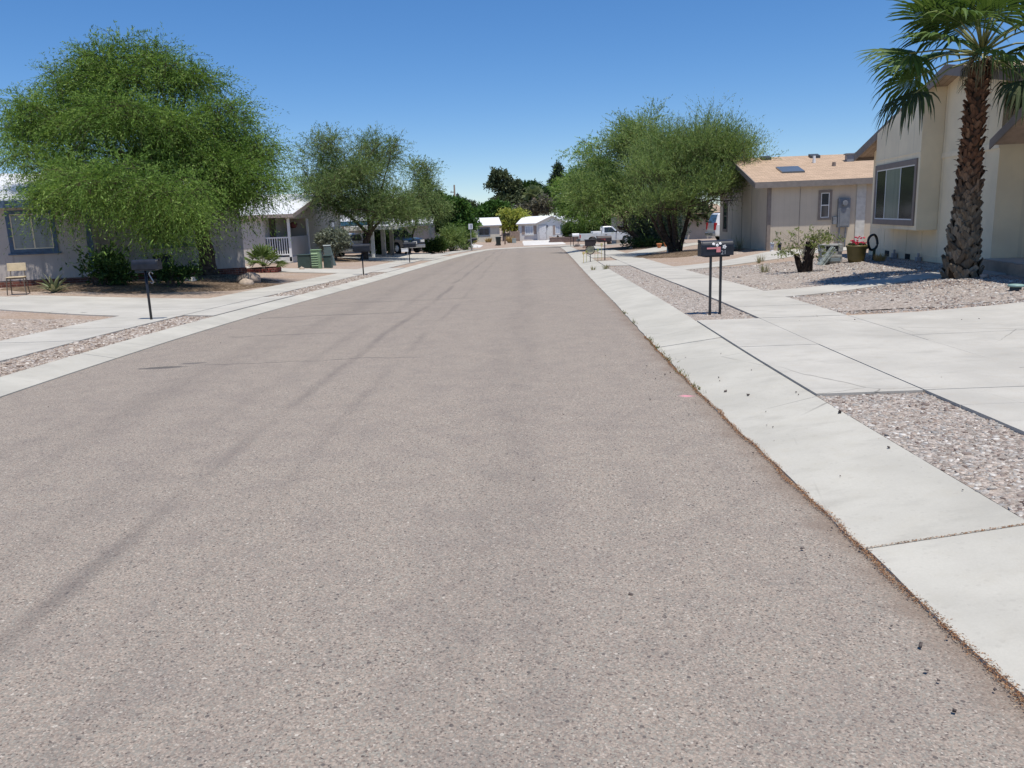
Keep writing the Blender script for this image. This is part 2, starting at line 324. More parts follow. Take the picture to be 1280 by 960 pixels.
def mat_asphalt():
    m = N('chip_seal_asphalt')
    v = m.coord(); uv = m.n('ShaderNodeUVMap').outputs[0]; s = m.sep(uv); x, y = s[0], s[1]
    vo = m.voro(v, 145.); cs = m.sep(vo.outputs['Color'])
    col = m.ramp(cs[0], [(0, (.10, .082, .072)), (.12, (.224, .184, .155)), (.45, (.312, .257, .208)), (.75, (.362, .301, .247)), (.95, (.415, .352, .29)), (1, (.50, .45, .385))])
    # grey stones among the pink ones
    col = m.mix(m.math('MULTIPLY', m.math('GREATER_THAN', cs[1], .66), .75), col, m.mix(cs[2], (.21, .195, .17), (.325, .31, .262)))
    vo2 = m.voro(v, 42.); c2 = m.sep(vo2.outputs['Color'])
    big = m.math('MULTIPLY', m.math('LESS_THAN', c2[0], .028), m.math('LESS_THAN', vo2.outputs['Distance'], .33))
    col = m.mix(m.math('MULTIPLY', big, .8), col, (.08, .07, .068))
    big2 = m.math('MULTIPLY', m.math('GREATER_THAN', c2[0], .986), m.math('LESS_THAN', vo2.outputs['Distance'], .3))
    col = m.mix(m.math('MULTIPLY', big2, .7), col, (.60, .55, .47))
    # binder showing between the chips
    col = m.mix(m.rng(vo.outputs['Distance'], .5, .9, 0, .3), col, (.10, .088, .082))
    lf = m.noise(v, .45, 5, .6); mf = m.noise(v, 3.2, 5, .6)
    col = m.mix(m.rng(lf, .32, .68, .0, .22), col, m.mix(.5, col, (.19, .165, .155)))
    col = m.mix(m.rng(mf, .4, .75, 0, .26), col, (.15, .13, .125))
    # worn tyre paths: dark streaks that wander along the street
    wob = m.math('MULTIPLY', m.math('SUBTRACT', m.noise(m.stretch(uv, .01, .09, 1), 1., 2), .5), .6)
    drift = m.math('MULTIPLY', m.math('MAXIMUM', m.math('SUBTRACT', y, 15.), 0.), -.033)
    def streak(x0, w, k, tear):
        nonlocal col
        d = m.math('ABSOLUTE', m.math('SUBTRACT', x, m.math('ADD', m.math('ADD', drift, wob), x0)))
        f = m.rng(d, 0., w, k, 0.)
        n = m.rng(m.noise(m.stretch(uv, 2.5, tear, 1), 1., 4), .3, .62)
        col = m.mix(m.math('MULTIPLY', f, n), col, (.095, .083, .08))
    streak(-2.05, .11, .42, .5); streak(-1.45, .10, .24, .45); streak(-3.6, .5, .2, .3); streak(-.1, .5, .16, .3); streak(-2.55, .14, .16, .4)
    # thin cracks across the left half
    for (yc, x0, x1, w, k) in ((9.55, -4.1, -1.0, .022, .55), (12.15, -4.8, -2.6, .05, .35), (14.9, -5.2, -2.0, .09, .4), (17.6, -5.0, -1.2, .11, .3), (30., -5.2, 0., .15, .25), (24., -1., 1.5, .05, .25)):
        wv = m.math('MULTIPLY', m.math('SUBTRACT', m.noise(m.stretch(uv, 1.1, .05, 1), 1.3, 4), .5), .5)
        d = m.math('ABSOLUTE', m.math('SUBTRACT', m.math('ADD', y, wv), yc))
        f = m.math('MULTIPLY', m.rng(d, w * .4, w, k, 0.), m.math('MULTIPLY', m.rng(x, x0, x0 + .4), m.rng(x, x1 - .5, x1, 1., 0.)))
        col = m.mix(f, col, (.06, .055, .055))
    # a tar patch and a pink survey mark
    def spot(x0, y0, rx, ry, c, k, e0=.55):
        nonlocal col
        q = m.math('POWER', m.math('DIVIDE', m.math('SUBTRACT', x, x0), rx), 2.)
        w = m.math('POWER', m.math('DIVIDE', m.math('SUBTRACT', y, y0), ry), 2.)
        r = m.math('ADD', m.math('SQRT', m.math('ADD', q, w)), m.math('MULTIPLY', m.math('SUBTRACT', m.noise(v, 14, 4), .5), .9))
        col = m.mix(m.rng(r, e0, 1.05, k, 0.), col, c)
    spot(-4.33, 9.50, .34, .10, (.07, .068, .068), .75); spot(-4.05, 9.72, .2, .07, (.08, .078, .078), .6)
    spot(1.52, 7.05, .09, .055, (.80, .30, .38), .8, .2)
    # gutter dust next to the kerb
    col = m.mix(m.rng(m.math('ADD', x, m.math('MULTIPLY', mf, .35)), RE - .05, RE + .2, 0, .55), col, (.20, .145, .105))
    h = m.math('SUBTRACT', 1., vo.outputs['Distance'])
    return m.done(m.bsdf(col, .9, 0, m.bump(h, .35, .005), .25))

ASPHALT = mat_asphalt(); CONC = mat_concrete(); GROUND = mat_gravel()
CONC2 = mat_concrete('kerb_concrete', (.484, .464, .405), (.43, .40, .325))
BED_R = mat_gravel_bed('pale_gravel', (.36, .315, .275), (.36, .29, .23))
BED_L = mat_gravel_bed('tan_gravel', (.38, .32, .27), (.38, .31, .24))

# ================================================================== ground sheet
xps = [-420, -220, -120, -70, -45, -32, -25, -20, -17, -14, -13, -12, -11, -10.2, -9.4, -8.6, -7.8, -7.2, -6.5, -6.1, -5.8, -5.36, -4, -1, 1.2,
       1.67, 2.1, 2.46, 2.9, 3.36, 4, 4.6, 5.2, 6, 6.8, 7.6, 8.4, 9.2, 10, 11, 12, 14, 17, 21, 27, 36, 50, 80, 140, 260, 420]
ts = list(np.arange(-60, -8, 8.)) + list(np.arange(-8, 84.01, 1.0))
def gz0(x, y):
    z = G(x, y); xp = lateral(x, y)
    z = z - np.where((xp > LE - .05) & (xp < RE + .05), .10, 0) - .03 * np.where((xp >= RE + .05) & (xp < 2.2), 1, 0)
    return z
XP, T = np.meshgrid(xps, ts); X = XP + off(T); Z = gz0(X, T)
n0, n1 = len(ts), len(xps)
V1 = np.stack([X, T, Z], -1).reshape(-1, 3)
ii, jj = np.meshgrid(np.arange(n0 - 1), np.arange(n1 - 1), indexing='ij'); a = (ii * n1 + jj).ravel()
F1 = np.stack([a, a + 1, a + n1 + 1, a + n1], -1)
ys = np.concatenate([np.arange(84, 140, 1.), [150, 170, 200, 250, 320, 420, 600, 900]])
xs = np.concatenate([[-420, -220, -120, -70, -50], np.arange(-40, 60.1, 1.), [75, 100, 160, 260, 420]])
X2, Y2 = np.meshgrid(xs, ys); Z2 = G(X2, Y2); L2 = lateral(X2, Y2)
Z2 = Z2 - .2 * np.where((L2 > LE - 1.) & (L2 < 5.5) & (Y2 < 105), 1, 0)
n0, n1 = len(ys), len(xs)
V2 = np.stack([X2, Y2, Z2], -1).reshape(-1, 3)
ii, jj = np.meshgrid(np.arange(n0 - 1), np.arange(n1 - 1), indexing='ij'); a = (ii * n1 + jj).ravel()
F2 = np.stack([a, a + 1, a + n1 + 1, a + n1], -1)
struct(npmesh('ground', np.concatenate([V1, V2]), np.concatenate([F1, F2 + len(V1)]), GROUND, None, None, True))

# ================================================================== road
def road_sheet():
    cols = list(np.linspace(LE - .02, RE + .02, 15)); rows = list(np.arange(-14, 84.01, .75)) + list(np.arange(84.4, 97.4, .5)) + list(np.arange(98, 150, 4.))
    vs, fs, uv = [], [], []
    for t in rows:
        for c in cols:
            x, y = P(c, t); vs.append((x, y, -float(drop(y)) + .03 * (1 - ((c - (LE + RE) / 2) / 3.5) ** 2) - .0)); uv.append((c, t))
    n = len(cols)
    for i in range(len(rows) - 1):
        for j in range(n - 1): fs.append((i * n + j, i * n + j + 1, (i + 1) * n + j + 1, (i + 1) * n + j))
    me = bpy.data.meshes.new('road'); me.from_pydata(vs, [], fs)
    l = me.uv_layers.new(name='UVMap')
    for lp in me.loops: l.data[lp.index].uv = uv[lp.vertex_index]
    o = link('road', me, ASPHALT, None, 0, True); struct(o)
road_sheet()

# ================================================================== concrete strips
def strip(name, c0, c1, joints, mat, top=.03, gap=.009, cross=2, step=.75, skirt=.12, edge=0.):
    """slabs laid along the road between two lateral lines, one panel between each pair of joints"""
    mb = MB(); cs = np.linspace(c0, c1, cross + 1); rr = random.Random(3)
    for t0, t1 in zip(joints[:-1], joints[1:]):
        k = max(1, int((t1 - t0) / step)); tt = np.linspace(t0 + gap / 2, t1 - gap / 2, k + 1)
        vs, fs = [], []; m = len(cs); dz = rr.uniform(-.003, .003)
        for t in tt:
            for ci, c in enumerate(cs):
                cc = c
                if edge and ci == 0: cc = c + edge * (rr.random() - .5)
                x, y = P(cc, t); vs.append((x, y, g(x, y) + top + dz))
        for i in range(k):
            for j in range(m - 1): fs.append((i * m + j, i * m + j + 1, (i + 1) * m + j + 1, (i + 1) * m + j))
        ring = [j for j in range(m)] + [i * m + m - 1 for i in range(1, k + 1)] + [k * m + j for j in range(m - 2, -1, -1)] + [i * m for i in range(k - 1, 0, -1)]
        b = len(vs)
        for q in ring: vs.append((vs[q][0], vs[q][1], vs[q][2] - skirt))
        for i in range(len(ring)):
            j = (i + 1) % len(ring); fs.append((ring[j], ring[i], b + i, b + j))
        mb.add(vs, fs)
    return struct(mb.build(name, mat))

def loft(name, A, B, mat, top=.027, n=10, skirt=.12, rows=6):
    """one slab between two polylines in plan"""
    def res(pl, k):
        pl = np.array(pl, float); d = np.r_[0, np.cumsum(np.hypot(*np.diff(pl, axis=0).T))]; q = np.linspace(0, d[-1], k)
        return np.stack([np.interp(q, d, pl[:, 0]), np.interp(q, d, pl[:, 1])], -1)
    a, b = res(A, n), res(B, n); vs = []; fs = []
    for i in range(n):
        for j in range(rows):
            p = a[i] * (1 - j / (rows - 1)) + b[i] * j / (rows - 1); vs.append((p[0], p[1], g(*p) + top))
    for i in range(n - 1):
        for j in range(rows - 1): fs.append((i * rows + j, i * rows + j + 1, (i + 1) * rows + j + 1, (i + 1) * rows + j))
    ring = list(range(rows)) + [i * rows + rows - 1 for i in range(1, n)] + [(n - 1) * rows + j for j in range(rows - 2, -1, -1)] + [i * rows for i in range(n - 2, 0, -1)]
    b0 = len(vs)
    for q in ring: vs.append((vs[q][0], vs[q][1], vs[q][2] - skirt))
    for i in range(len(ring)):
        j = (i + 1) % len(ring); fs.append((ring[j], ring[i], b0 + i, b0 + j))
    me = bpy.data.meshes.new(name); me.from_pydata(vs, [], fs)
    bm = bmesh.new(); bm.from_mesh(me); bmesh.ops.recalc_face_normals(bm, faces=bm.faces); bm.to_mesh(me); bm.free()
    return struct(link(name, me, mat))

kj = [-14, -8.6, -2.4, 3.62] + [3.62 + 6.1 * i for i in range(1, 14)] + [90., 97.3, 104, 112, 120, 130]
strip('kerb_right', RE, 2.46, kj, CONC2, .012, .018, 4, .25, .14, .022)
strip('kerb_left', LE - .45, LE, [-14 + 6.1 * i for i in range(17)] + [90., 97.3, 104, 112, 120, 130], CONC2, .012, .015, 3, .5, .14)
sj = list(np.arange(-14, 6.4, 1.53)) + [6.43, 8.87, 11.3] + list(np.arange(12.83, 84, 1.53)) + [88, 92, 97.3]
strip('sidewalk_right', 3.36, 4.6, sj, CONC, .03, .012, 3)
strip('sidewalk_left', -7.8, -6.5, list(np.arange(-14, 84, 1.6)), CONC, .03, .012, 3)
# near driveway on the right: apron, then the slabs beyond the sidewalk
strip('driveway_apron_right', 2.467, 3.352, [6.43, 8.87, 11.3], CONC, .0285, .010, 3)
yd = [-6, -1, 4.0, 7.2, 9.3, 11.28]
for i in range(5):
    for (xa, xb) in ((4.61, 9.0), (9.012, 13.4), (13.412, 18.)):
        e = .25 if i == 4 else 0; f_ = lambda x: max(0, (x - 4.6)) * .075
        loft('driveway_right', [(xa + .1 * 0 + float(off(yd[i])), yd[i] + .006), (xb, yd[i] + .006)] if i else [(xa, yd[i]), (xb, yd[i])],
             [(xa + float(off(yd[i + 1])), yd[i + 1] - .006 + (f_(xa) if i == 4 else 0)), (xb, yd[i + 1] - .006 + (f_(xb) if i == 4 else 0))], CONC, .027, 5)
# front path of the palm house, path to the tan house, driveways further on
loft('front_path', [P(4.61, 14.35), (6.7, 15.2), (8.2, 16.0), (9.9, 15.4), (12, 14.6)], [P(4.61, 15.75), (6.8, 16.4), (8.6, 17.15), (10.1, 16.75), (12, 16.3)], CONC, .024, 14)
loft('house_path', [P(4.61, 24.8), (7.65, 26.5), (9.3, 27.4), (11.2, 28.9), (14.6, 31.5)], [P(4.61, 27.2), (8.1, 29.5), (9.5, 31.3), (10.8, 33.0), (14.6, 33.1)], CONC, .026, 14)
loft('driveway_tan_house', [P(2.475, 29.6), P(3.352, 29.2)], [P(2.475, 34.), P(3.352, 34.4)], CONC, .026, 5)
loft('driveway_shared', [P(4.61, 38.6), (8.6, 44.2), (11.2, 48.6), (17, 48.4)], [P(4.61, 43.6), (7.9, 48.2), (10.4, 53.4), (17, 53.2)], CONC, .026, 12)
loft('driveway_apron_shared', [P(2.475, 38.2), P(3.352, 38.4)], [P(2.475, 43.2), P(3.352, 43.4)], CONC, .026, 5)
loft('driveway_pickup', [P(2.475, 74.5), P(3.35, 74.5)], [P(2.475, 81.), P(3.35, 81.)], CONC, .026, 5)
loft('driveway_pickup_slab', [P(4.61, 74.5), (16, 75.5)], [P(4.61, 81.), (16, 80.6)], CONC, .026, 8)
# left side
loft('driveway_left', [P(-5.815, 14.75), P(-6.49, 15.05)], [P(-5.815, 19.6), P(-6.49, 19.3)], CONC, .026, 5)
fy = lambda x: min(17.0, 15.42 + .34 * (-x - 7.8))
for (xa, xb) in ((-7.40, -11.8), (-11.812, -16.5), (-16.512, -28)):
    loft('driveway_left_slab', [(xa, fy(xa)), (xb, fy(xb))], [(xa + .25 if xa > -8 else xa, 19.35), (xb, 19.75)], CONC, .024, 7)
loft('driveway_porch_house', [P(-5.815, 31.3), P(-6.49, 31.5)], [P(-5.815, 35.), P(-6.49, 34.8)], CONC, .026, 5)
loft('driveway_porch_slab', [P(-7.815, 31.6), (-12.5, 33.0), (-22, 33.6)], [P(-7.815, 34.7), (-12.5, 35.2), (-22, 36.)], CONC, .026, 9)
loft('driveway_carport', [P(-5.815, 43.5), P(-6.49, 43.8)], [P(-5.815, 51.5), P(-6.49, 51.2)], CONC, .026, 5)
loft('driveway_carport_slab', [P(-7.815, 43.9), (-10, 46.5), (-10.2, 60)], [P(-7.815, 51.), (-5.4, 57), (-5.8, 62)], CONC, .026, 9)
# end of the street: paved aprons in front of the two white houses
WCONC = mat_concrete('white_concrete', (.66, .64, .60), (.5, .47, .42))
loft('driveway_far_white', [(2.0, 97.7), (2.0, 105), (2.2, 114.6)], [(7.2, 99.), (7.0, 105), (6.9, 114.4)], WCONC, .03, 14)
loft('driveway_far_left', [(-7.5, 91.), (-8, 99), (-7.5, 108)], [(-3.1, 93.5), (-2.9, 99), (-4.2, 107)], WCONC, .03, 12)

# leaf litter mounded under the trees
def mound(name, c, rx, ry, h, mat, seed, top=.012):
    rr = random.Random(seed); n = 28; ph = [rr.uniform(0, 6.28) for _ in range(4)]
    vs = [(c[0], c[1], g(*c) + h + top)]; fs = []
    rings = 7
    for k in range(1, rings + 1):
        q = k / rings
        for i in range(n):
            w = 2 * math.pi * i / n; e = 1 + .16 * math.sin(2 * w + ph[0]) + .1 * math.sin(3 * w + ph[1]) + .07 * math.sin(7 * w + ph[2])
            x, y = c[0] + rx * q * e * math.cos(w), c[1] + ry * q * e * math.sin(w)
            vs.append((x, y, g(x, y) + h * (1 - q * q) ** 1.5 + (top if k < rings else -.03) + rr.uniform(0, .018) * (k < rings)))
    fs += [(0, 1 + i, 1 + (i + 1) % n) for i in range(n)]
    for k in range(rings - 1):
        for i in range(n):
            fs.append((1 + k * n + i, 1 + (k + 1) * n + i, 1 + (k + 1) * n + (i + 1) % n, 1 + k * n + (i + 1) % n))
    me = bpy.data.meshes.new(name); me.from_pydata(vs, [], fs)
    return struct(link(name, me, mat, None, 0, True))
mlit = N('leaf_litter_soil'); v_ = mlit.coord()
c_ = mlit.ramp(mlit.sep(mlit.voro(v_, 26.).outputs['Color'])[0], [(0, (.06, .04, .027)), (.4, (.115, .08, .053)), (.8, (.175, .125, .083)), (1, (.32, .25, .18))])
c_ = mlit.mix(mlit.rng(mlit.noise(v_, 1.4, 5), .45, .75, 0, .5), c_, (.22, .16, .11))
LITTER = mlit.done(mlit.bsdf(c_, .95, 0, mlit.bump(mlit.noise(v_, 30, 4), .6, .03), .15))
mound('litter_soil', (-10.6, 23.6), 3.6, 2.9, .10, LITTER, 1)
mound('litter_soil_trunk', (-9.3, 25.9), 1.8, 1.3, .22, LITTER, 2, .02)
mound('litter_soil_right', (8.2, 37.6), 2.3, 3.4, .12, LITTER, 3)
mound('litter_soil_lean', (8.7, 54.6), 2.2, 4., .12, LITTER, 4)
mound('litter_soil_left', (-9.6, 44.8), 1.9, 2.6, .1, LITTER, 5)
mound('earth_bed', (9.0, 34.4), 1.4, .8, .05, BED_L, 6)

# ================================================================== loose stones, real geometry where they can be told apart
OCT = np.array([(1, 0, 0), (-1, 0, 0), (0, 1, 0), (0, -1, 0), (0, 0, 1), (0, 0, -1)], float)
OF = np.array([(0, 2, 4), (2, 1, 4), (1, 3, 4), (3, 0, 4), (2, 0, 5), (1, 2, 5), (3, 1, 5), (0, 3, 5)])
CUB = np.array([(x, y, z) for z in (-1, 1) for y in (-1, 1) for x in (-1, 1)], float)
def stones(name, pts, size, mat, flat=.55, sink=.35):
    n = len(pts); sz = size * RNG.lognormal(0, .35, n)
    B = CUB[None] * (1 + RNG.uniform(-.42, .25, (n, 8, 3)))
    B = B * .58
    B[:, :, 2] *= flat
    an = RNG.uniform(0, 6.28, n); ca, sa = np.cos(an)[:, None], np.sin(an)[:, None]
    st = RNG.uniform(.7, 1.35, n)[:, None]
    x = B[..., 0] * st; y = B[..., 1]
    tilt = RNG.normal(0, .35, n)[:, None]
    z = B[..., 2] + x * tilt
    V = np.stack([x * ca - y * sa, x * sa + y * ca, z], -1) * sz[:, None, None]
    V = V + pts[:, None, :] + np.array([0, 0, 1.])[None, None] * (sz * flat * (.58 - sink))[:, None, None]
    F0 = np.array([(0, 2, 3, 1), (4, 5, 7, 6), (0, 1, 5, 4), (2, 6, 7, 3), (0, 4, 6, 2), (1, 3, 7, 5)])
    F = (F0[None] + 8 * np.arange(n)[:, None, None]).reshape(-1, 4)
    var = np.repeat(RNG.random(n), 6)
    return npmesh(name, V.reshape(-1, 3), F, mat, None, var)
def stonemat(name, stops):
    m = N(name); c = m.ramp(m.attr(), stops); v = m.coord()
    c = m.mix(m.rng(m.noise(v, 70, 3), .35, .7, 0, .3), c, (.3, .25, .2))
    return m.done(m.bsdf(c, .9, 0, None, .25))
ST_R = stonemat('gravel_stones_pale', [(0, (.12, .085, .075)), (.12, (.22, .17, .15)), (.28, (.33, .28, .25)), (.36, (.42, .335, .275)), (.5, (.42, .385, .35)), (.68, (.32, .31, .295)), (.86, (.50, .47, .43)), (1, (.70, .67, .62))])
ST_L = stonemat('gravel_stones_tan', [(0, (.15, .105, .085)), (.2, (.29, .225, .185)), (.45, (.44, .37, .31)), (.7, (.39, .35, .32)), (.88, (.55, .49, .43)), (1, (.70, .65, .58))])
def scatter_rect(c0, c1, t0, t1, n):
    q = np.stack([RNG.uniform(c0, c1, n), RNG.uniform(t0, t1, n)], -1)
    X = q[:, 0] + off(q[:, 1]); return np.stack([X, q[:, 1], G(X, q[:, 1])], -1)
def inside(p, poly):
    x, y = p[:, 0], p[:, 1]; r = np.zeros(len(p), bool); j = len(poly) - 1
    for i in range(len(poly)):
        (xi, yi), (xj, yj) = poly[i], poly[j]
        r ^= ((yi > y) != (yj > y)) & (x < (xj - xi) * (y - yi) / (yj - yi + 1e-12) + xi); j = i
    return r
def beds():
    # gravel beds: a thin sheet of crushed stone with loose stones on top
    def bed(name, c0, c1, t0, t1, mat):
        cs = np.linspace(c0, c1, 4); tt = np.linspace(t0, t1, max(2, int((t1 - t0) / 1.)) + 1); vs = []; fs = []
        for t in tt:
            for c in cs:
                x, y = P(c, t); vs.append((x, y, g(x, y) + .006))
        for i in range(len(tt) - 1):
            for j in range(3): fs.append((i * 4 + j, i * 4 + j + 1, i * 4 + j + 5, i * 4 + j + 4))
        me = bpy.data.meshes.new(name); me.from_pydata(vs, [], fs); struct(link(name, me, mat, None, 0, True))
    bed('gravel_strip_near', 2.47, 3.35, -8, 6.42, BED_R); bed('gravel_strip_right', 2.47, 3.35, 11.31, 29, BED_R)
    bed('gravel_strip_left', -6.49, -5.81, -8, 14.7, BED_L); bed('gravel_strip_left_far', -6.49, -5.81, 19.7, 31.2, BED_L)
    bed('gravel_yard_left', -24, -7.81, 5, 14.8, BED_L)
    bed('gravel_yard_right', 4.61, 9.6, 16., 24.6, BED_R); bed('gravel_yard_front', 4.61, 10, 11.9, 14.3, BED_R)
    A = [scatter_rect(2.475, 3.36, 1.6, 6.42, 27000), scatter_rect(2.475, 3.35, 11.32, 29, 20000), scatter_rect(2.40, 2.475, 1.6, 6.5, 90), scatter_rect(3.36, 3.46, 4, 6.4, 16)]
    stuff(stones('gravel', np.concatenate(A), .0115, ST_R, .5))
    p = scatter_rect(4.62, 11., 11.6, 25.5, 62000)
    ok = ~inside(p, [P(4.5, 14.3), (6.7, 15.15), (8.2, 15.95), (9.9, 15.35), (12, 14.6), (12, 16.35), (10.1, 16.8), (8.6, 17.2), (6.8, 16.45), P(4.5, 15.8)])
    ok &= p[:, 1] > 11.3 + (p[:, 0] - 4.6) * .075 + .06
    ok &= p[:, 0] < 11.45 - (26 - p[:, 1]) * .166 + np.where(p[:, 1] < 16.8, -.4, 0)
    stuff(stones('gravel_yard_stones', p[ok], .0175, ST_R))
    A = [scatter_rect(-6.5, -5.81, 6, 14.75, 9000), scatter_rect(-6.5, -5.81, 19.7, 31, 5000), scatter_rect(-15, -7.82, 9, 14.7, 22000)]
    stuff(stones('gravel_left', np.concatenate(A), .021, ST_L))
    # loose grit on the kerb and on the asphalt
    A = [scatter_rect(1.7, 2.45, 1.8, 9, 24), scatter_rect(-5, 1.6, 1.6, 16, 110), scatter_rect(1.35, 1.66, 1.6, 9, 40), scatter_rect(3.4, 7, 5.5, 11, 12)]
    q = np.concatenate(A); xp = q[:, 0] - off(q[:, 1]); q[:, 2] += np.where(xp > RE, .016, .016); q[:, 2] += np.where(xp > 3.36, .014, 0)
    stuff(stones('grit', q, .0070, stonemat('grit_stone', [(0, (.03, .025, .03)), (.5, (.10, .08, .075)), (.8, (.22, .18, .16)), (1, (.55, .5, .45))]), .6, .1))
beds()

# dry needles caught along the edge of the asphalt and in the kerb joint
def needles():
    n = 11000; t = 1.7 + 9. * RNG.random(n) ** 1.25; c = RE - .012 + RNG.normal(0, .0115, n) * np.clip(1.2 - (t - 2) * .06, .4, 1.2) + .008 * np.sin(t * 5.1) + .006 * np.sin(t * 13.)
    nb = 420; tb = 3.62 + RNG.normal(0, .004, nb); cb = RNG.uniform(RE, 2.44, nb)
    t = np.r_[t, tb]; c = np.r_[c, cb]; n += nb
    X = c + off(t); z = G(X, t) + .013 + RNG.uniform(0, .004, n)
    z[-nb:] += .002
    an = RNG.uniform(0, 6.28, n); L = RNG.uniform(.0025, .009, n); W = RNG.uniform(.0006, .0018, n)
    d = np.stack([np.cos(an), np.sin(an), RNG.normal(0, .25, n)], -1); w = np.stack([-np.sin(an), np.cos(an), RNG.normal(0, .3, n)], -1)
    p = np.stack([X, t, z], -1)
    V = np.stack([p - d * L[:, None], p + w * W[:, None] + [0, 0, .002], p + d * L[:, None], p - w * W[:, None]], 1).reshape(-1, 3)
    F = np.arange(4 * n).reshape(-1, 4)
    m = N('dry_needles'); col = m.ramp(m.attr(), [(0, (.12, .05, .02)), (.5, (.27, .12, .045)), (.85, (.38, .2, .09)), (1, (.5, .38, .24))])
    stuff(npmesh('leaf_litter_debris', V, F, m.done(m.bsdf(col, .8)), None, RNG.random(n)))
    # small weeds in the same gap further up
    n = 380; t = RNG.choice([7.4, 8.1, 8.9, 9.6, 10.3, 12.2, 13.6], n) + RNG.normal(0, .16, n); c = RE + RNG.normal(0.01, .02, n)
    X = c + off(t); p = np.stack([X, t, G(X, t) + .012], -1)
    d = np.stack([RNG.normal(0, .6, n), RNG.normal(0, .6, n), np.ones(n)], -1) * RNG.uniform(.012, .04, n)[:, None]
    w = np.stack([RNG.normal(0, 1, n), RNG.normal(0, 1, n), np.zeros(n)], -1) * .003
    V = np.stack([p - w, p + w, p + d], 1).reshape(-1, 3)
    stuff(npmesh('weeds', V, np.arange(3 * n).reshape(-1, 3), leafmat('weed_blade', [(0, (.10, .12, .03)), (.6, (.16, .17, .06)), (1, (.32, .27, .12))]), None, RNG.random(n)))
needles()
# ================================================================== vegetation
BARK = plain('bark_dark', (.075, .055, .042), .95, 0, .5, 9, .6, .1)
BARK2 = plain('bark_grey', (.13, .105, .085), .95, 0, .4, 9, .6, .1)
def unit(a): return a / np.maximum(np.linalg.norm(a, axis=-1, keepdims=True), 1e-9)

def sprays(lobes, n, up=0., out=.7, rnd=.6, L=(.35, .8), shell=2.2):
    """origins and directions of twigs spread through the lobes of a crown"""
    lob = np.array([l[:6] for l in lobes], float); w = np.array([l[6] if len(l) > 6 else 1. for l in lobes])
    vol = (lob[:, 3] * lob[:, 4] * lob[:, 5]) ** .75 * w; k = RNG.choice(len(lob), n, p=vol / vol.sum())
    d = unit(RNG.normal(0, 1, (n, 3))); r = RNG.random(n) ** (1 / shell)
    o = lob[k, :3] + d * lob[k, 3:6] * r[:, None]
    dr = unit(d * out + np.array([0, 0, up]) + RNG.normal(0, rnd, (n, 3)))
    return o, dr, RNG.uniform(L[0], L[1], n), k

def clumped(lobes, k, seed, fill=.35):
    """break each lobe into smaller flattened clumps on its outer shell, with gaps between them"""
    rr = np.random.default_rng(seed); o = []
    for l in lobes:
        c = np.array(l[:3]); R = np.array(l[3:6]); w = l[6] if len(l) > 6 else 1.
        o.append([*c, *(R * .62), w * fill])
        for i in range(k):
            d = rr.normal(0, 1, 3); d[2] = abs(d[2]) * .9 - .25 if rr.random() < .8 else d[2]; d /= np.linalg.norm(d); s = rr.uniform(.30, .48)
            q = c + d * R * rr.uniform(.55, .92); o.append([*q, R[0] * s * 1.15, R[1] * s * 1.1, R[2] * s * .68, w])
    return o

def foliage(name, parent, lobes, n, per, mat, size=(.12, .035), up=0., out=.7, rnd=.6, L=(.35, .8), droop=.3, spread=.55, shell=2.2, hang=0., clumpvar=.25, base=None):
    o, d, ln, k = sprays(lobes, n, up, out, rnd, L, shell)
    t = (np.arange(per) + .5) / per
    t = t[None, :] + RNG.uniform(-.06, .06, (n, per))
    p = o[:, None] + d[:, None] * (ln[:, None] * t)[..., None]
    p[..., 2] -= droop * ln[:, None] * t ** 2
    ld = unit(d[:, None] * .55 + RNG.normal(0, spread, (n, per, 3)) + np.array([0, 0, -hang]))
    p = p.reshape(-1, 3); ld = ld.reshape(-1, 3); m = len(p)
    s = RNG.lognormal(0, .25, m)
    le = ld * (size[0] * s)[:, None]; wv = unit(np.cross(ld, RNG.normal(0, 1, (m, 3)))) * (size[1] * s * .5)[:, None]
    V = np.stack([p, p + le * .45 + wv, p + le, p + le * .45 - wv], 1).reshape(-1, 3)
    F = np.arange(4 * m).reshape(-1, 4)
    v = np.repeat(np.clip(.5 + RNG.normal(0, clumpvar, n), 0, 1), per) + RNG.normal(0, .12, m)
    if base is not None: V = V - np.array(base)
    return npmesh(name, V, F, mat, parent, np.clip(v, 0, 1)), (o, d, ln)

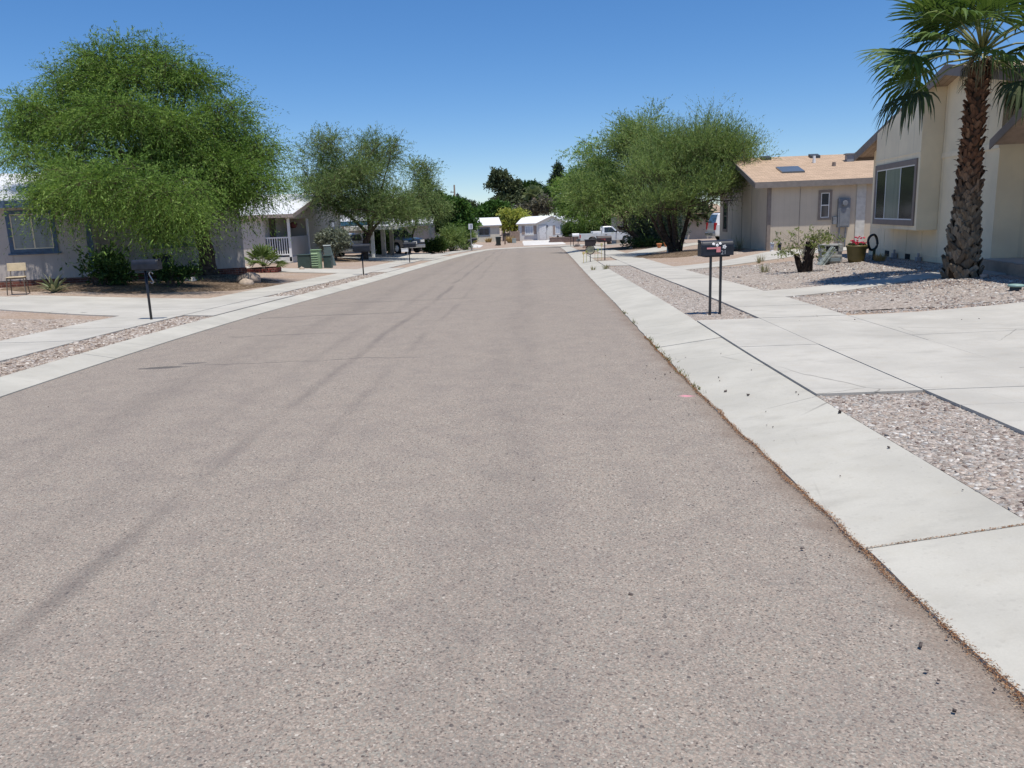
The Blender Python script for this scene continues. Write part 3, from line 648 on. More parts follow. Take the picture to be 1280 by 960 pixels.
def limbs(mb, root, lobes, r0, tops, wig=.25, seed=0, sub=3, n=8, twigs=None, twig_r=.007):
    """tapered trunk(s) that fork towards the lobes of the crown. tops: list of (path of points, end radius)"""
    rr = random.Random(seed)
    ends = []
    for path, ra, rb in tops:
        pts = []; q = [Vector(p) for p in path]
        for i in range(len(q) - 1):
            for s in range(4):
                p = q[i].lerp(q[i + 1], s / 4)
                pts.append(p + Vector((rr.uniform(-1, 1), rr.uniform(-1, 1), 0)) * ra * .22 * (0 if i == 0 and s == 0 else 1))
        pts.append(q[-1]); k = len(pts)
        rad = [ra + (rb - ra) * (i / (k - 1)) ** .8 for i in range(k)]
        rad[0] *= 1.45; rad[1] *= 1.12
        mb.tube(pts, rad, n + 2)
        for i in range(k // 2, k): ends.append((pts[i], rad[i]))
    def limb(a, b, ra, rb, depth):
        a, b = Vector(a), Vector(b); L = (b - a).length; pts = []
        sag = Vector((rr.uniform(-1, 1), rr.uniform(-1, 1), rr.uniform(.0, 1))) * L * wig * .5
        for i in range(7):
            s = i / 6; p = a.lerp(b, s) + sag * (s * (1 - s) * 2) + Vector((rr.uniform(-1, 1), rr.uniform(-1, 1), rr.uniform(-1, 1))) * L * .022
            pts.append(p if i else a)
        mb.tube(pts, [ra + (rb - ra) * (i / 6) for i in range(7)], max(4, n - 2 * depth), False)
        return pts
    for l in lobes:
        c = Vector(l[:3]); R = Vector(l[3:6])
        e = min(ends, key=lambda q: (q[0] - c).length + (1.5 if q[0].z > c.z else 0))
        pts = limb(e[0], c + Vector((0, 0, -.2 * R.z)), min(e[1] * .8, .03 + .055 * R.length), .02, 1)
        for k in range(sub):
            w = rr.choice(pts[3:]); d = Vector((rr.gauss(0, 1), rr.gauss(0, 1), rr.gauss(.2, .8))).normalized()
            b = c + Vector((d.x * R.x, d.y * R.y, d.z * R.z)) * rr.uniform(.6, .95)
            limb(w, b, .022, .007, 2)
    return mb

def twigs_mesh(mb, tw, frac, r, base, droop):
    o, d, ln = tw; n = int(len(o) * frac)
    for i in RNG.choice(len(o), n, replace=False):
        a = o[i] - np.array(base); b = a + d[i] * ln[i]; b[2] -= droop * ln[i]; m = (a + b) / 2 + [0, 0, droop * ln[i] * .25]
        mb.tube([a - d[i] * ln[i] * .5, a, m, b], [r * 1.3, r, r * .8, r * .4], 3, False)

def tree(name, label, base, lobes, trunks, leaf, n, per, group=None, cat='tree', bark=None, twf=.12, twr=.006, sub=3, clump=0, fill=.35, **kw):
    t = thing(name, label, cat, base, 0, group)
    rel = [(l[0] - base[0], l[1] - base[1], l[2] - base[2], *l[3:]) for l in lobes]
    ob, tw = foliage('crown', t, clumped(lobes, clump, n, fill) if clump else lobes, n, per, leaf, base=base, **kw)
    mb = MB(); limbs(mb, base, rel, .2, trunks, seed=len(name) + n, sub=sub)
    if twf: twigs_mesh(mb, tw, twf, twr, base, kw.get('droop', .3))
    mb.build('trunk', bark or BARK, t, 0, True)
    return t

LEAF_MESQ = leafmat('mesquite_leaf', [(0, (.055, .10, .022)), (.4, (.135, .235, .045)), (.7, (.21, .335, .07)), (1, (.31, .42, .11))], .42)
LEAF_PALO = leafmat('palo_verde_leaf', [(0, (.085, .135, .045)), (.4, (.185, .275, .085)), (.75, (.28, .375, .125)), (1, (.36, .42, .17))], .4)
LEAF_OLIVE = leafmat('olive_leaf', [(0, (.075, .125, .04)), (.5, (.155, .235, .075)), (1, (.30, .36, .15))], .38)
LEAF_BRIGHT = leafmat('bright_leaf', [(0, (.10, .19, .035)), (.5, (.20, .34, .07)), (1, (.38, .48, .12))], .42)
LEAF_DARK = leafmat('dark_leaf', [(0, (.018, .045, .012)), (.5, (.04, .09, .022)), (1, (.09, .16, .04))], .25)
LEAF_CITRUS = leafmat('citrus_leaf', [(0, (.03, .075, .015)), (.5, (.065, .145, .028)), (1, (.13, .24, .05))], .3)
LEAF_SAGE = leafmat('sage_leaf', [(0, (.13, .15, .11)), (.5, (.23, .26, .19)), (1, (.36, .39, .31))], .25)
LEAF_OLEA = leafmat('oleander_leaf', [(0, (.05, .085, .06)), (.5, (.10, .15, .105)), (1, (.25, .30, .24))], .25)
LEAF_YELLOW = leafmat('yellow_blossom', [(0, (.16, .22, .05)), (.4, (.36, .40, .08)), (1, (.60, .58, .14))], .35)
LEAF_EUC = leafmat('eucalyptus_leaf', [(0, (.035, .055, .025)), (.5, (.075, .10, .045)), (1, (.15, .17, .09))], .25)
LEAF_GREY = leafmat('grey_brush', [(0, (.09, .085, .06)), (.5, (.15, .14, .10)), (1, (.22, .21, .15))], .25)
LEAF_PINE = leafmat('pine_needle', [(0, (.012, .03, .016)), (.5, (.03, .055, .03)), (1, (.06, .09, .05))], .2)
LEAF_SHRUB = leafmat('shrub_leaf', [(0, (.03, .06, .012)), (.5, (.07, .125, .022)), (1, (.15, .2, .05))], .3)

def trunkset(base, *specs):
    """specs: paths given relative to the base"""
    return specs

# ---- the great mesquite on the left
B = DATA['bigtree']; b = B['base']; L_ = B['lobes']
tree('mesquite_tree', 'tall spreading bright green feathery tree shading the blue trimmed house', b, L_,
     [([(0, 0, -.1), (-.03, 0, 1.3), (-.1, -.05, 2.0)], .28, .20), ([(-.08, 0, 1.75), (-.55, -.5, 2.7), (-1.3, -.9, 3.7)], .15, .09),
      ([(-.08, 0, 1.8), (.35, -.1, 2.9), (.9, -.2, 4.1)], .14, .08), ([(-.08, 0, 1.8), (-.3, .3, 3.1), (-.5, .2, 4.8)], .13, .07),
      ([(-.3, -.3, 2.3), (-.4, -1.4, 2.6), (-.6, -2.4, 2.4)], .09, .05)],
     LEAF_MESQ, 21000, 19, clump=7, fill=.22, size=(.080, .019), out=.8, up=-.05, rnd=.5, L=(.35, 1.25), droop=.45, spread=.33, hang=.18, shell=2.3, twf=.10, clumpvar=.25)
# ---- the wispy trees down the street
B = DATA['tree2']; b = B['base']
tree('palo_verde_tree', 'olive green airy tree with forked dark trunk beside the rounded sage bush', b, B['lobes'],
     [([(0, 0, -.1), (.15, 0, .9), (.45, 0, 1.5)], .21, .16), ([(.4, 0, 1.4), (-.6, .1, 2.4), (-2.2, .2, 3.6)], .10, .06), ([(.4, 0, 1.4), (.8, 0, 2.6), (1.2, 0, 3.8)], .13, .07), ([(.45, 0, 1.5), (.3, .3, 3.), (-.2, .2, 4.6)], .10, .05)],
     LEAF_OLIVE, 7000, 17, clump=6, fill=.2, size=(.105, .025), out=.6, up=.25, rnd=.5, L=(.45, 1.3), droop=.25, spread=.35, twf=.15, twr=.008, shell=1.9, clumpvar=.25)
B = DATA['tree3']; b = B['base']
tree('palo_verde_tree', 'smaller olive tree with twin trunks in front of the dark parked vehicle', b, B['lobes'],
     [([(0, 0, -.1), (-.15, 0, 1.2), (-.3, 0, 2.6)], .13, .08), ([(.1, .05, -.1), (.42, .1, 1.2), (.9, .1, 2.7)], .11, .07)],
     LEAF_OLIVE, 2800, 13, clump=4, size=(.14, .036), out=.6, up=.1, rnd=.5, L=(.5, 1.2), droop=.35, spread=.4, twf=.15, twr=.012, shell=1.9)
B = DATA['citrus']; b = B['base']
tree('citrus_tree', 'dense deep green round tree right of the dark vehicle', b, B['lobes'],
     [([(0, 0, -.1), (0, 0, 1.2), (.1, 0, 2.2)], .2, .14)],
     LEAF_CITRUS, 2800, 9, clump=4, size=(.22, .11), out=.6, up=.05, rnd=.7, L=(.3, .6), droop=.25, spread=.7, twf=.03, shell=2.6)
B = DATA['treeR1']; b = B['base']
tree('desert_willow_tree', 'multi trunk wispy green tree standing left of the tan house', b, B['lobes'],
     [([(0, 0, -.1), (-.5, .1, 1.2), (-.9, .2, 2.6)], .17, .10), ([(.12, 0, -.1), (.05, 0, 1.3), (0, 0, 2.9)], .17, .10), ([(.25, 0, -.1), (.55, .1, 1.1), (.9, .2, 2.7)], .13, .08), ([(.1, .2, -.1), (-.2, .3, 1.8), (.3, .4, 3.4)], .11, .06), ([(.1, -.1, -.1), (-.75, -.3, 1.0), (-1.3, -.5, 2.)], .10, .06)],
     LEAF_PALO, 9000, 18, clump=6, fill=.2, size=(.105, .020), out=.45, up=.75, rnd=.34, L=(.5, 1.9), droop=.12, spread=.24, twf=.15, twr=.006, shell=1.8, clumpvar=.24)
B = DATA['treeR2']; b = B['base']
tree('desert_willow_tree', 'wispy green tree on a crooked leaning trunk beside the silver pickup', b, B['lobes'],
     [([(0, 0, -.1), (-.45, 0, .7), (-1.15, 0, 1.35), (-1.2, 0, 1.9), (-1.75, 0, 2.75)], .17, .11), ([(-1.05, 0, 1.3), (-1.5, .1, 1.3), (-1.65, .1, 1.45)], .12, .07), ([(-1.6, 0, 2.5), (-1.0, .2, 3.4), (-.2, .3, 4.4)], .09, .05)],
     LEAF_PALO, 7000, 15, clump=5, fill=.25, size=(.145, .034), out=.5, up=.42, rnd=.4, L=(.6, 1.6), droop=.25, spread=.28, twf=.12, twr=.008, shell=1.8, clumpvar=.22)
B = DATA['treeR3']; b = B['base']
tree('palo_verde_tree', 'bright yellowish green tree arching over the silver pickup bed', b, B['lobes'],
     [([(0, 0, -.1), (-.2, 0, 1.5), (-.7, 0, 3.0)], .18, .12), ([(-.4, 0, 2.2), (-1.4, 0, 3.6), (-2.4, 0, 4.6)], .11, .06), ([(-.6, 0, 2.8), (-.5, 0, 4.8), (-1., 0, 7.)], .1, .05)],
     LEAF_BRIGHT, 5200, 14, clump=4, size=(.19, .052), out=.6, up=.2, rnd=.5, L=(.6, 1.4), droop=.35, spread=.4, twf=.15, twr=.014, shell=1.9)

# ---- distant trees behind the end of the street
def far(key, name, label, leaf, n, per=6, size=(.5, .22), bark=None, **kw):
    B = DATA[key]; b = B['base']; top = max(l[2] for l in B['lobes']) - b[2]
    a = dict(out=.6, up=.1, rnd=.6, L=(.5, 1.2), droop=.2, spread=.6, twf=0, shell=2.2, sub=1, clump=4, fill=.5); a.update(kw)
    return tree(name, label, b, B['lobes'], [([(0, 0, -.2), (.1, 0, top * .4), (0, 0, top * .85)], .32, .12)], leaf, n, per, None, 'tree', bark or BARK2, size=size, **a)
far('euc', 'eucalyptus_tree', 'tallest olive grey tree with clumped crown behind the far houses', LEAF_EUC, 1900)
far('round', 'evergreen_tree', 'broad dark flat topped tree behind the white gabled house', LEAF_DARK, 1500)
far('conifer', 'pine_tree', 'slim dark tree poking up left of the bright green tree', LEAF_PINE, 900, size=(.5, .16))
far('greybush', 'bare_tree', 'greyish brown brushy tree above the white gabled house roof', LEAF_GREY, 900)
far('hedge', 'leafy_tree', 'rich green low tree behind the cream house roof', LEAF_CITRUS, 1100)
far('leftfar', 'leafy_tree', 'grey green tree beneath the utility pole', LEAF_EUC, 700)
far('yellow', 'flowering_palo_verde', 'yellow blossoming tree between the two far houses', LEAF_YELLOW, 1500, size=(.3, .12), out=.5, up=.3)
far('backleft', 'evergreen_tree', 'dark tree far behind the porch house roof', LEAF_EUC, 500)
far('backright', 'leafy_tree', 'dark green tree behind the silver pickup', LEAF_DARK, 1500)
far('backright2', 'leafy_tree', 'dark leafy tree far behind the leaning trunk', LEAF_EUC, 900)

# ---- shrubs
def shrub(key, name, label, leaf, n, per=7, size=(.1, .05), group=None, stems=9, cat='bush', **kw):
    B = DATA[key]; b = B['base']; t = thing(name, label, cat, b, 0, group)
    a = dict(out=.7, up=.35, rnd=.5, L=(.12, .35), droop=.1, spread=.55, shell=2.6); a.update(kw)
    foliage('foliage', t, B['lobes'], n, per, leaf, size=size, base=b, **a)
    mb = MB(); rr = random.Random(n)
    for i in range(stems):
        l = rr.choice(B['lobes']); e = [l[k] - b[k] + rr.uniform(-.7, .7) * l[3 + k] for k in range(3)]
        s = (e[0] * .25 + rr.uniform(-.05, .05), e[1] * .25 + rr.uniform(-.05, .05), -.05)
        mb.tube([s, (s[0] + (e[0] - s[0]) * .35, s[1] + (e[1] - s[1]) * .35, e[2] * .5), e], [.028, .018, .007], 5, False)
    mb.build('stems', BARK2, t, 0, True)
    return t
shrub('sage', 'sage_bush', 'rounded silvery grey green bush on bare brown stems by the porch house', LEAF_SAGE, 1500, 8, (.11, .05), stems=34)
shrub('oleander', 'oleander_bush', 'tall grey green bush behind the two orange pots', LEAF_OLEA, 2100, 8, (.2, .045), L=(.3, .7), up=.7, stems=22)
shrub('lowshrub', 'low_bush', 'low dark green bush in front of the dark vehicle', LEAF_SHRUB, 900, 8, (.13, .06))
shrub('brush', 'brush_bush', 'tall loose yellow green brush under the citrus tree', LEAF_PALO, 900, 8, (.2, .035), L=(.4, 1.0), up=.9, stems=24)
shrub('brush2', 'brush_bush', 'feathery yellow green brush beside the white road sign', LEAF_PALO, 900, 8, (.2, .035), L=(.4, 1.0), up=.9, stems=24)
shrub('ball1', 'round_bush', 'clipped round green bush on the brown block retaining wall', LEAF_SHRUB, 1300, 7, (.16, .09))
shrub('ball2', 'round_bush', 'round green bush directly behind the silver pickup bed', LEAF_SHRUB, 1100, 7, (.16, .09))
shrub('housebush', 'leafy_bush', 'sprawling dark leaved bush against the stained wall under the tree', LEAF_DARK, 260, 8, (.13, .05), L=(.2, .5), stems=14)
shrub('shade1', 'leafy_bush', 'low dim bush in the deep shade right of the near left mailbox', LEAF_DARK, 170, 8, (.09, .04), L=(.12, .28), stems=9)
shrub('carbush', 'leafy_bush', 'dark bush behind the forked trunk by the blue fascia house', LEAF_DARK, 700, 8, (.16, .07), stems=14)
shrub('trunkbush', 'ground_bush', 'low dark growth at the foot of the leaning trunk', LEAF_DARK, 380, 7, (.11, .04), stems=10)

# ---- dry grass tufts
def tuft(label, c, r, h, n, cols, name='dry_grass_tuft', cat='plant', w=.006, lean=.55, group=None):
    t = thing(name, label, cat, (c[0], c[1], g(*c)), 0, group); k = 3
    an = RNG.uniform(0, 6.28, n); rr_ = r * .35 * np.sqrt(RNG.random(n)); p = np.stack([rr_ * np.cos(an), rr_ * np.sin(an), np.full(n, -.01)], -1)
    d = np.stack([np.cos(an) * RNG.uniform(.1, lean * 1.6, n), np.sin(an) * RNG.uniform(.1, lean * 1.6, n), np.ones(n)], -1); d = unit(d) * (h * RNG.uniform(.5, 1.1, n))[:, None]
    wv = np.stack([-np.sin(an), np.cos(an), np.zeros(n)], -1) * w
    m = p + d * .55 + [0, 0, h * .06]
    V = np.stack([p - wv, p + wv, m + wv * .8, m - wv * .8, p + d], 1).reshape(-1, 3)
    o5 = 5 * np.arange(n)[:, None]
    F = np.concatenate([o5 + [0, 1, 2, 3], o5 + [3, 2, 4, 4]])
    me = bpy.data.meshes.new('blades'); me.from_pydata(V.tolist(), [], [tuple(q[:4]) if q[2] != q[3] else tuple(q[:3]) for q in F.tolist()])
    a = me.attributes.new('var', 'FLOAT', 'FACE'); a.data.foreach_set('value', np.tile(RNG.random(n), 2).astype(np.float32))
    link('blades', me, leafmat(name + '_blade', cols, .3), t); return t
DRY = [(0, (.30, .20, .08)), (.5, (.45, .33, .15)), (1, (.60, .47, .25))]
tuft('dry yellow grass tuft in front of the flower pot', (10.15, 22.0), .35, .26, 240, DRY)
tuft('larger dry yellow grass clump under the cream house window', (-2.6, 114.2), 1.1, .75, 200, DRY, w=.03)
tuft('dry yellow grass clump at left end of the cream house wall', (-4.6, 114.3), .9, .5, 160, DRY, w=.03)
tuft('dry yellow grass right of the wheelie bin', (.45, 108.5), 1., 1.1, 180, DRY, w=.03)
WEED = [(0, (.16, .17, .09)), (.6, (.27, .25, .14)), (1, (.4, .34, .2))]
tuft('dry weed sprig left of the curved path by the tan house', (8.15, 26.2), .2, .28, 26, WEED, 'weed_plant')
tuft('larger dry weed sprig beside the curved path by the tan house', (8.45, 26.9), .25, .34, 34, WEED, 'weed_plant')
tuft('grey weed at the far end of the right gravel strip', (3.35, 27.6), .3, .22, 60, WEED, 'weed_plant')
tuft('small pale weed by the kerb at the far end of the right gravel strip', (3.0, 28.3), .22, .2, 50, WEED, 'weed_plant')
tuft('wilted weed beneath the sprouting tree stump', (6.95, 21.8), .3, .3, 60, WEED, 'weed_plant')
tuft('thin dry plant against the shaded side wall of the tan house', (10.75, 37.5), .5, .75, 60, WEED, 'weed_plant', lean=.4)

# ---- agave by the chair
def agave(label, c, n, h, col, name='agave_plant', w=.05):
    t = thing(name, label, 'plant', (c[0], c[1], g(*c)), 0); mb = MB(); rr = random.Random(4)
    for i in range(n):
        a = i * 2.4 + rr.uniform(-.2, .2); e = R_(18 + 62 * ((i + .5) / n)); L = h * rr.uniform(.85, 1.15)
        hx, hy = math.cos(a), math.sin(a); pts = []
        for k in range(6):
            s = k / 5; e2 = e - .18 * s * s; d = L * s; ww = w * (1 - .15 * (1 - s)) * (1 - s ** 3) + .002
            cx, cz = d * math.cos(e2), d * math.sin(e2)
            pts += [(hx * cx - hy * ww, hy * cx + hx * ww, cz + .25 * ww), (hx * (cx + .2 * ww), hy * (cx + .2 * ww), cz - .2 * ww), (hx * cx + hy * ww, hy * cx - hx * ww, cz + .25 * ww)]
        fs = []
        for k in range(5): fs += [(3 * k, 3 * k + 1, 3 * k + 4, 3 * k + 3), (3 * k + 1, 3 * k + 2, 3 * k + 5, 3 * k + 4)]
        mb.add(pts, fs, rr.random())
    o = mb.build('leaves', leafmat(name + '_leaf', col, .12), t, 0, False, True); return t
agave('spiky grey green agave beside the school chair', (-11.85, 21.0), 26, .52, [(0, (.13, .16, .08)), (.5, (.22, .25, .14)), (1, (.42, .42, .27))])

# ================================================================== palms
def fan_leaf(mb, hub, p, s, nrm, R, rr, nseg=34, droop=.5, span=118, split=.62):
    """one fan blade: folded segments that join near the hub and hang apart at the tips"""
    for i in range(nseg):
        a = R_(-span + 2 * span * (i + .5) / nseg); da = R_(span / nseg) * .98
        L = R * (.82 + .22 * math.cos(a * .75)) * rr.uniform(.9, 1.05); dr = droop * rr.uniform(.45, 1.4); tw = rr.uniform(-.1, .1)
        vs = []
        for k in range(5):
            q = (0.06, .35, .62, .84, 1.)[k]; wd = (1., 1., 1., .55, .06)[k] * min(q, split) * L * math.tan(da)
            d = p * math.cos(a) + s * math.sin(a); e = s * math.cos(a) - p * math.sin(a)
            c = hub + d * (L * q) + nrm * (-.10 * L * q * (1 - math.cos(a)) + .05 * L * q)
            f = max(0, q - .45) / .55
            c = c + Vector((0, 0, -1)) * (dr * L * f ** 1.8 * .75) - d * (dr * L * .22 * f ** 2) + e * (tw * L * f)
            fold = nrm * (wd * .45)
            vs += [c - e * wd, c + fold, c + e * wd]
        fs = []
        for k in range(4): fs += [(3 * k, 3 * k + 1, 3 * k + 4, 3 * k + 3), (3 * k + 1, 3 * k + 2, 3 * k + 5, 3 * k + 4)]
        mb.add(vs, fs, min(1, max(0, rr.gauss(.5, .17))))
def frond(parent, c, az, el, stalk, R, rr, mat, smat, droop=.5, nseg=34, name='frond', rs=.016):
    p = Vector((math.cos(az) * math.cos(el), math.sin(az) * math.cos(el), math.sin(el)))
    up = Vector((0, 0, 1)); s = p.cross(up); s = s.normalized() if s.length > .05 else Vector((-math.sin(az), math.cos(az), 0))
    hub = c + p * stalk + Vector((0, 0, -.10 * stalk * max(0, 1 - el)))
    pf = (p + Vector((0, 0, -.12 * math.cos(el)))).normalized(); nrm = s.cross(pf).normalized()
    if nrm.z < 0: nrm = -nrm
    tw = rr.uniform(-.5, .5); s = (s * math.cos(tw) + nrm * math.sin(tw)).normalized(); nrm = s.cross(pf).normalized()
    if nrm.z < -.2: nrm = -nrm
    mb = MB(); fan_leaf(mb, hub, pf, s, nrm, R, rr, nseg, droop)
    f = mb.build(name, mat, parent, 0, False, True)
    st = MB(); st.tube([c + p * .05, c + p * stalk * .5 + Vector((0, 0, .03)), hub, hub + pf * R * .12], [rs * 1.7, rs, rs * .8, rs * .3], 6)
    st.build('stalk', smat, f, 0, True)
    return f
PALM_LEAF = leafmat('palm_leaf', [(0, (.035, .07, .018)), (.45, (.075, .135, .03)), (.8, (.13, .20, .05)), (1, (.24, .30, .11))], .3)
PALM_DRY = leafmat('palm_leaf_old', [(0, (.03, .045, .02)), (.5, (.055, .075, .03)), (1, (.12, .12, .06))], .15)
PALM_STALK = plain('palm_stalk', (.19, .20, .07), .5, 0, .25, 8)
def boot_mat():
    m = N('palm_boots'); v = m.coord(); z = m.sep(v)[2]
    lo = m.ramp(m.attr(), [(0, (.10, .078, .055)), (.5, (.225, .18, .125)), (1, (.37, .31, .23))])
    hi = m.ramp(m.attr(), [(0, (.07, .038, .024)), (.5, (.17, .085, .05)), (1, (.27, .155, .09))])
    c = m.mix(m.rng(z, 1.2, 2.3), lo, hi)
    f = m.noise(m.stretch(v, 30, 30, 5), 1., 4)
    c = m.mix(m.rng(f, .35, .7, 0, .5), c, (.06, .04, .028))
    return m.done(m.bsdf(c, .95, 0, m.bump(f, .5, .02), .1))
def big_palm():
    x, y = 8.88, 15.74; z = g(x, y) - .02; rr = random.Random(21)
    t = thing('fan_palm', 'tall fan palm with a thick crisscross bark trunk before the cream house', 'palm tree', (x, y, z))
    H = 4.0; top = Vector((.03, 0, H))
    rad = lambda s: float(np.interp(s, [0, .1, .25, .45, .7, 1.], [.355, .285, .215, .165, .14, .12]))
    ax = lambda s: Vector((top.x * s * s, 0, H * s))
    mb = MB(); mb.tube([ax(k / 12) for k in range(13)], [rad(k / 12) * .9 for k in range(13)], 18)
    mb.build('trunk', plain('palm_core', (.07, .05, .035), .95, 0, .3, 10, .5, .1), t, 0, True)
    bm_ = MB(); rows = 44
    for r in range(rows):
        s = r / rows; R = rad(s); n = 11
        for k in range(n):
            a = 2 * math.pi * (k + .5 * (r % 2)) / n + rr.uniform(-.22, .22); c = ax(s) + Vector((0, 0, rr.uniform(-.05, .05)))
            if rr.random() < .06: continue
            o = Vector((math.cos(a), math.sin(a), 0)); e = Vector((-math.sin(a), math.cos(a), 0)); up = Vector((0, 0, 1))
            sg = 1 if (r % 2) else -1
            ln = (up * rr.uniform(.75, 1.) + e * sg * rr.uniform(.35, .8)).normalized() if s < .5 else (up * .6 + e * sg * rr.uniform(.2, .6)).normalized()
            L = rr.uniform(.15, .25) * (1.05 if s < .5 else .75); w0 = rr.uniform(.045, .075) * (1.1 if s < .35 else .8); th = rr.uniform(.02, .045)
            wv = ln.cross(o).normalized(); b0 = c + o * R * .86; tip = rr.uniform(.025, .06) + (.012 if s > .5 else 0)
            vs = []
            for q, (wk, ok) in enumerate(((1.05, 0), (.95, .35), (.62, 1.))):
                cc = b0 + ln * L * q / 2 + o * tip * ok
                vs += [cc - wv * w0 * wk, cc + o * th * (1 - .3 * q / 2) - wv * w0 * wk * .55, cc + o * th * (1 - .3 * q / 2) + wv * w0 * wk * .55, cc + wv * w0 * wk]
            fs = []
            for q in range(2):
                for j in range(3): fs.append((4 * q + j, 4 * q + j + 1, 4 * q + j + 5, 4 * q + j + 4))
            fs.append((8, 9, 10, 11)); fs.append((0, 4, 7, 3)); fs.append((4, 8, 11, 7))
            bm_.add(vs, fs, min(1, max(0, rr.gauss(.5, .25))))
            if s > .45 and rr.random() < .5:   # ragged fibre ends
                q = vs[9]; d = (o + up * rr.uniform(-.5, .5) + e * rr.uniform(-.5, .5)).normalized() * rr.uniform(.03, .09)
                bm_.add([q, q + up * .02, q + d], [(0, 1, 2)], .3)
    bm_.build('bark_boots', boot_mat(), t, 0, False, True)
    c = ax(1.) + Vector((.02, 0, .12))
    # each frond: azimuth, elevation, stalk length, fan radius, droop
    fr = [(176, 9, 1.25, 1.02, .30), (188, 33, 1.15, 1.0, .22), (160, 46, 1.1, .95, .25), (208, 14, 1.15, .95, .35), (170, -20, 1.15, .85, .9), (222, 24, 1.1, .95, .35),
          (262, 62, .95, 1.0, .12), (272, -4, .45, .72, .8), (245, 34, .95, .95, .3), (312, 22, 1.05, .95, .35), (335, 36, 1.15, 1.0, .3), (352, 12, 1.2, 1., .4), (20, 30, 1.15, 1., .3),
          (45, 8, 1.1, .95, .4), (70, 40, 1.05, 1., .3), (95, 15, 1.1, .95, .35), (120, 48, 1.1, 1., .3), (140, 6, 1.15, .95, .4), (230, 52, 1.1, 1., .25), (200, 66, 1.05, 1.0, .2),
          (300, 50, 1.05, 1., .35), (340, 68, 1., 1., .2), (30, 64, 1., .95, .25), (100, 72, .95, .95, .2), (150, 76, .95, .95, .2), (325, -14, 1.1, .85, .8), (15, -20, 1.1, .9, .9), (150, -8, 1.1, .85, .6), (335, -26, 1.0, .85, .8), (300, -24, .95, .8, .9), (355, -34, 1.0, .8, .8)]
    for i, (az, el, st, R, dr) in enumerate(fr):
        old = el < -10
        frond(t, c + Vector((0, 0, .10 * math.sin(R_(el)))), R_(az) + rr.uniform(-.06, .06), R_(el), st, R, rr, PALM_DRY if old else PALM_LEAF, PALM_STALK, dr)
    mb = MB()   # hanging dry fibres below the crown
    for i in range(120):
        a = rr.uniform(0, 6.28); o = Vector((math.cos(a), math.sin(a), 0)); p0 = c + o * .18 + Vector((0, 0, rr.uniform(-.2, .0))); L = rr.uniform(.2, .55)
        w = Vector((-o.y, o.x, 0)) * .012; m_ = p0 + o * .13 + Vector((0, 0, -.25 * L)); e_ = p0 + o * rr.uniform(.12, .2) + Vector((rr.uniform(-.05, .05), 0, -L))
        mb.add([p0 - w, p0 + w, m_ + w * .8, m_ - w * .8, e_], [(0, 1, 2, 3), (3, 2, 4)], rr.random())
    mb.build('dry_skirt', leafmat('palm_fibre', [(0, (.10, .08, .05)), (.6, (.2, .18, .1)), (1, (.3, .3, .17))], .15), t, 0, False, True)
big_palm()
def small_palm(name, label, x, y, h, n, R, stalk, seed, leaf, trunk_h=.12):
    rr = random.Random(seed); t = thing(name, label, 'palm tree', (x, y, g(x, y) - .02))
    mb = MB(); mb.tube([(0, 0, -.05), (0, 0, trunk_h * .6), (0, 0, trunk_h)], [h * .11, h * .09, h * .05], 9); mb.build('trunk', BARK2, t, 0, True)
    for i in range(n):
        el = R_(12 + 68 * (i + .5) / n); az = i * 2.4 + rr.uniform(-.2, .2)
        frond(t, Vector((0, 0, trunk_h)), az, el, stalk * rr.uniform(.85, 1.1), R * rr.uniform(.9, 1.1), rr, leaf, PALM_STALK, .15, 18, rs=.010)
    return t
small_palm('young_fan_palm', 'young low fan palm growing inside a red brick ring', -9.75, 32.3, .9, 15, .46, .55, 5, leafmat('young_palm_leaf', [(0, (.05, .09, .02)), (.5, (.11, .17, .045)), (1, (.25, .30, .12))], .3), .22)
small_palm('distant_fan_palm', 'pale green fan palm in front of the dark flat topped tree far away', DATA['farpalm'][0], DATA['farpalm'][1], 8, 18, 1.3, 1.1, 6, leafmat('far_palm_leaf', [(0, (.09, .12, .05)), (.5, (.17, .21, .10)), (1, (.34, .38, .22))], .3), DATA['farpalm'][2])

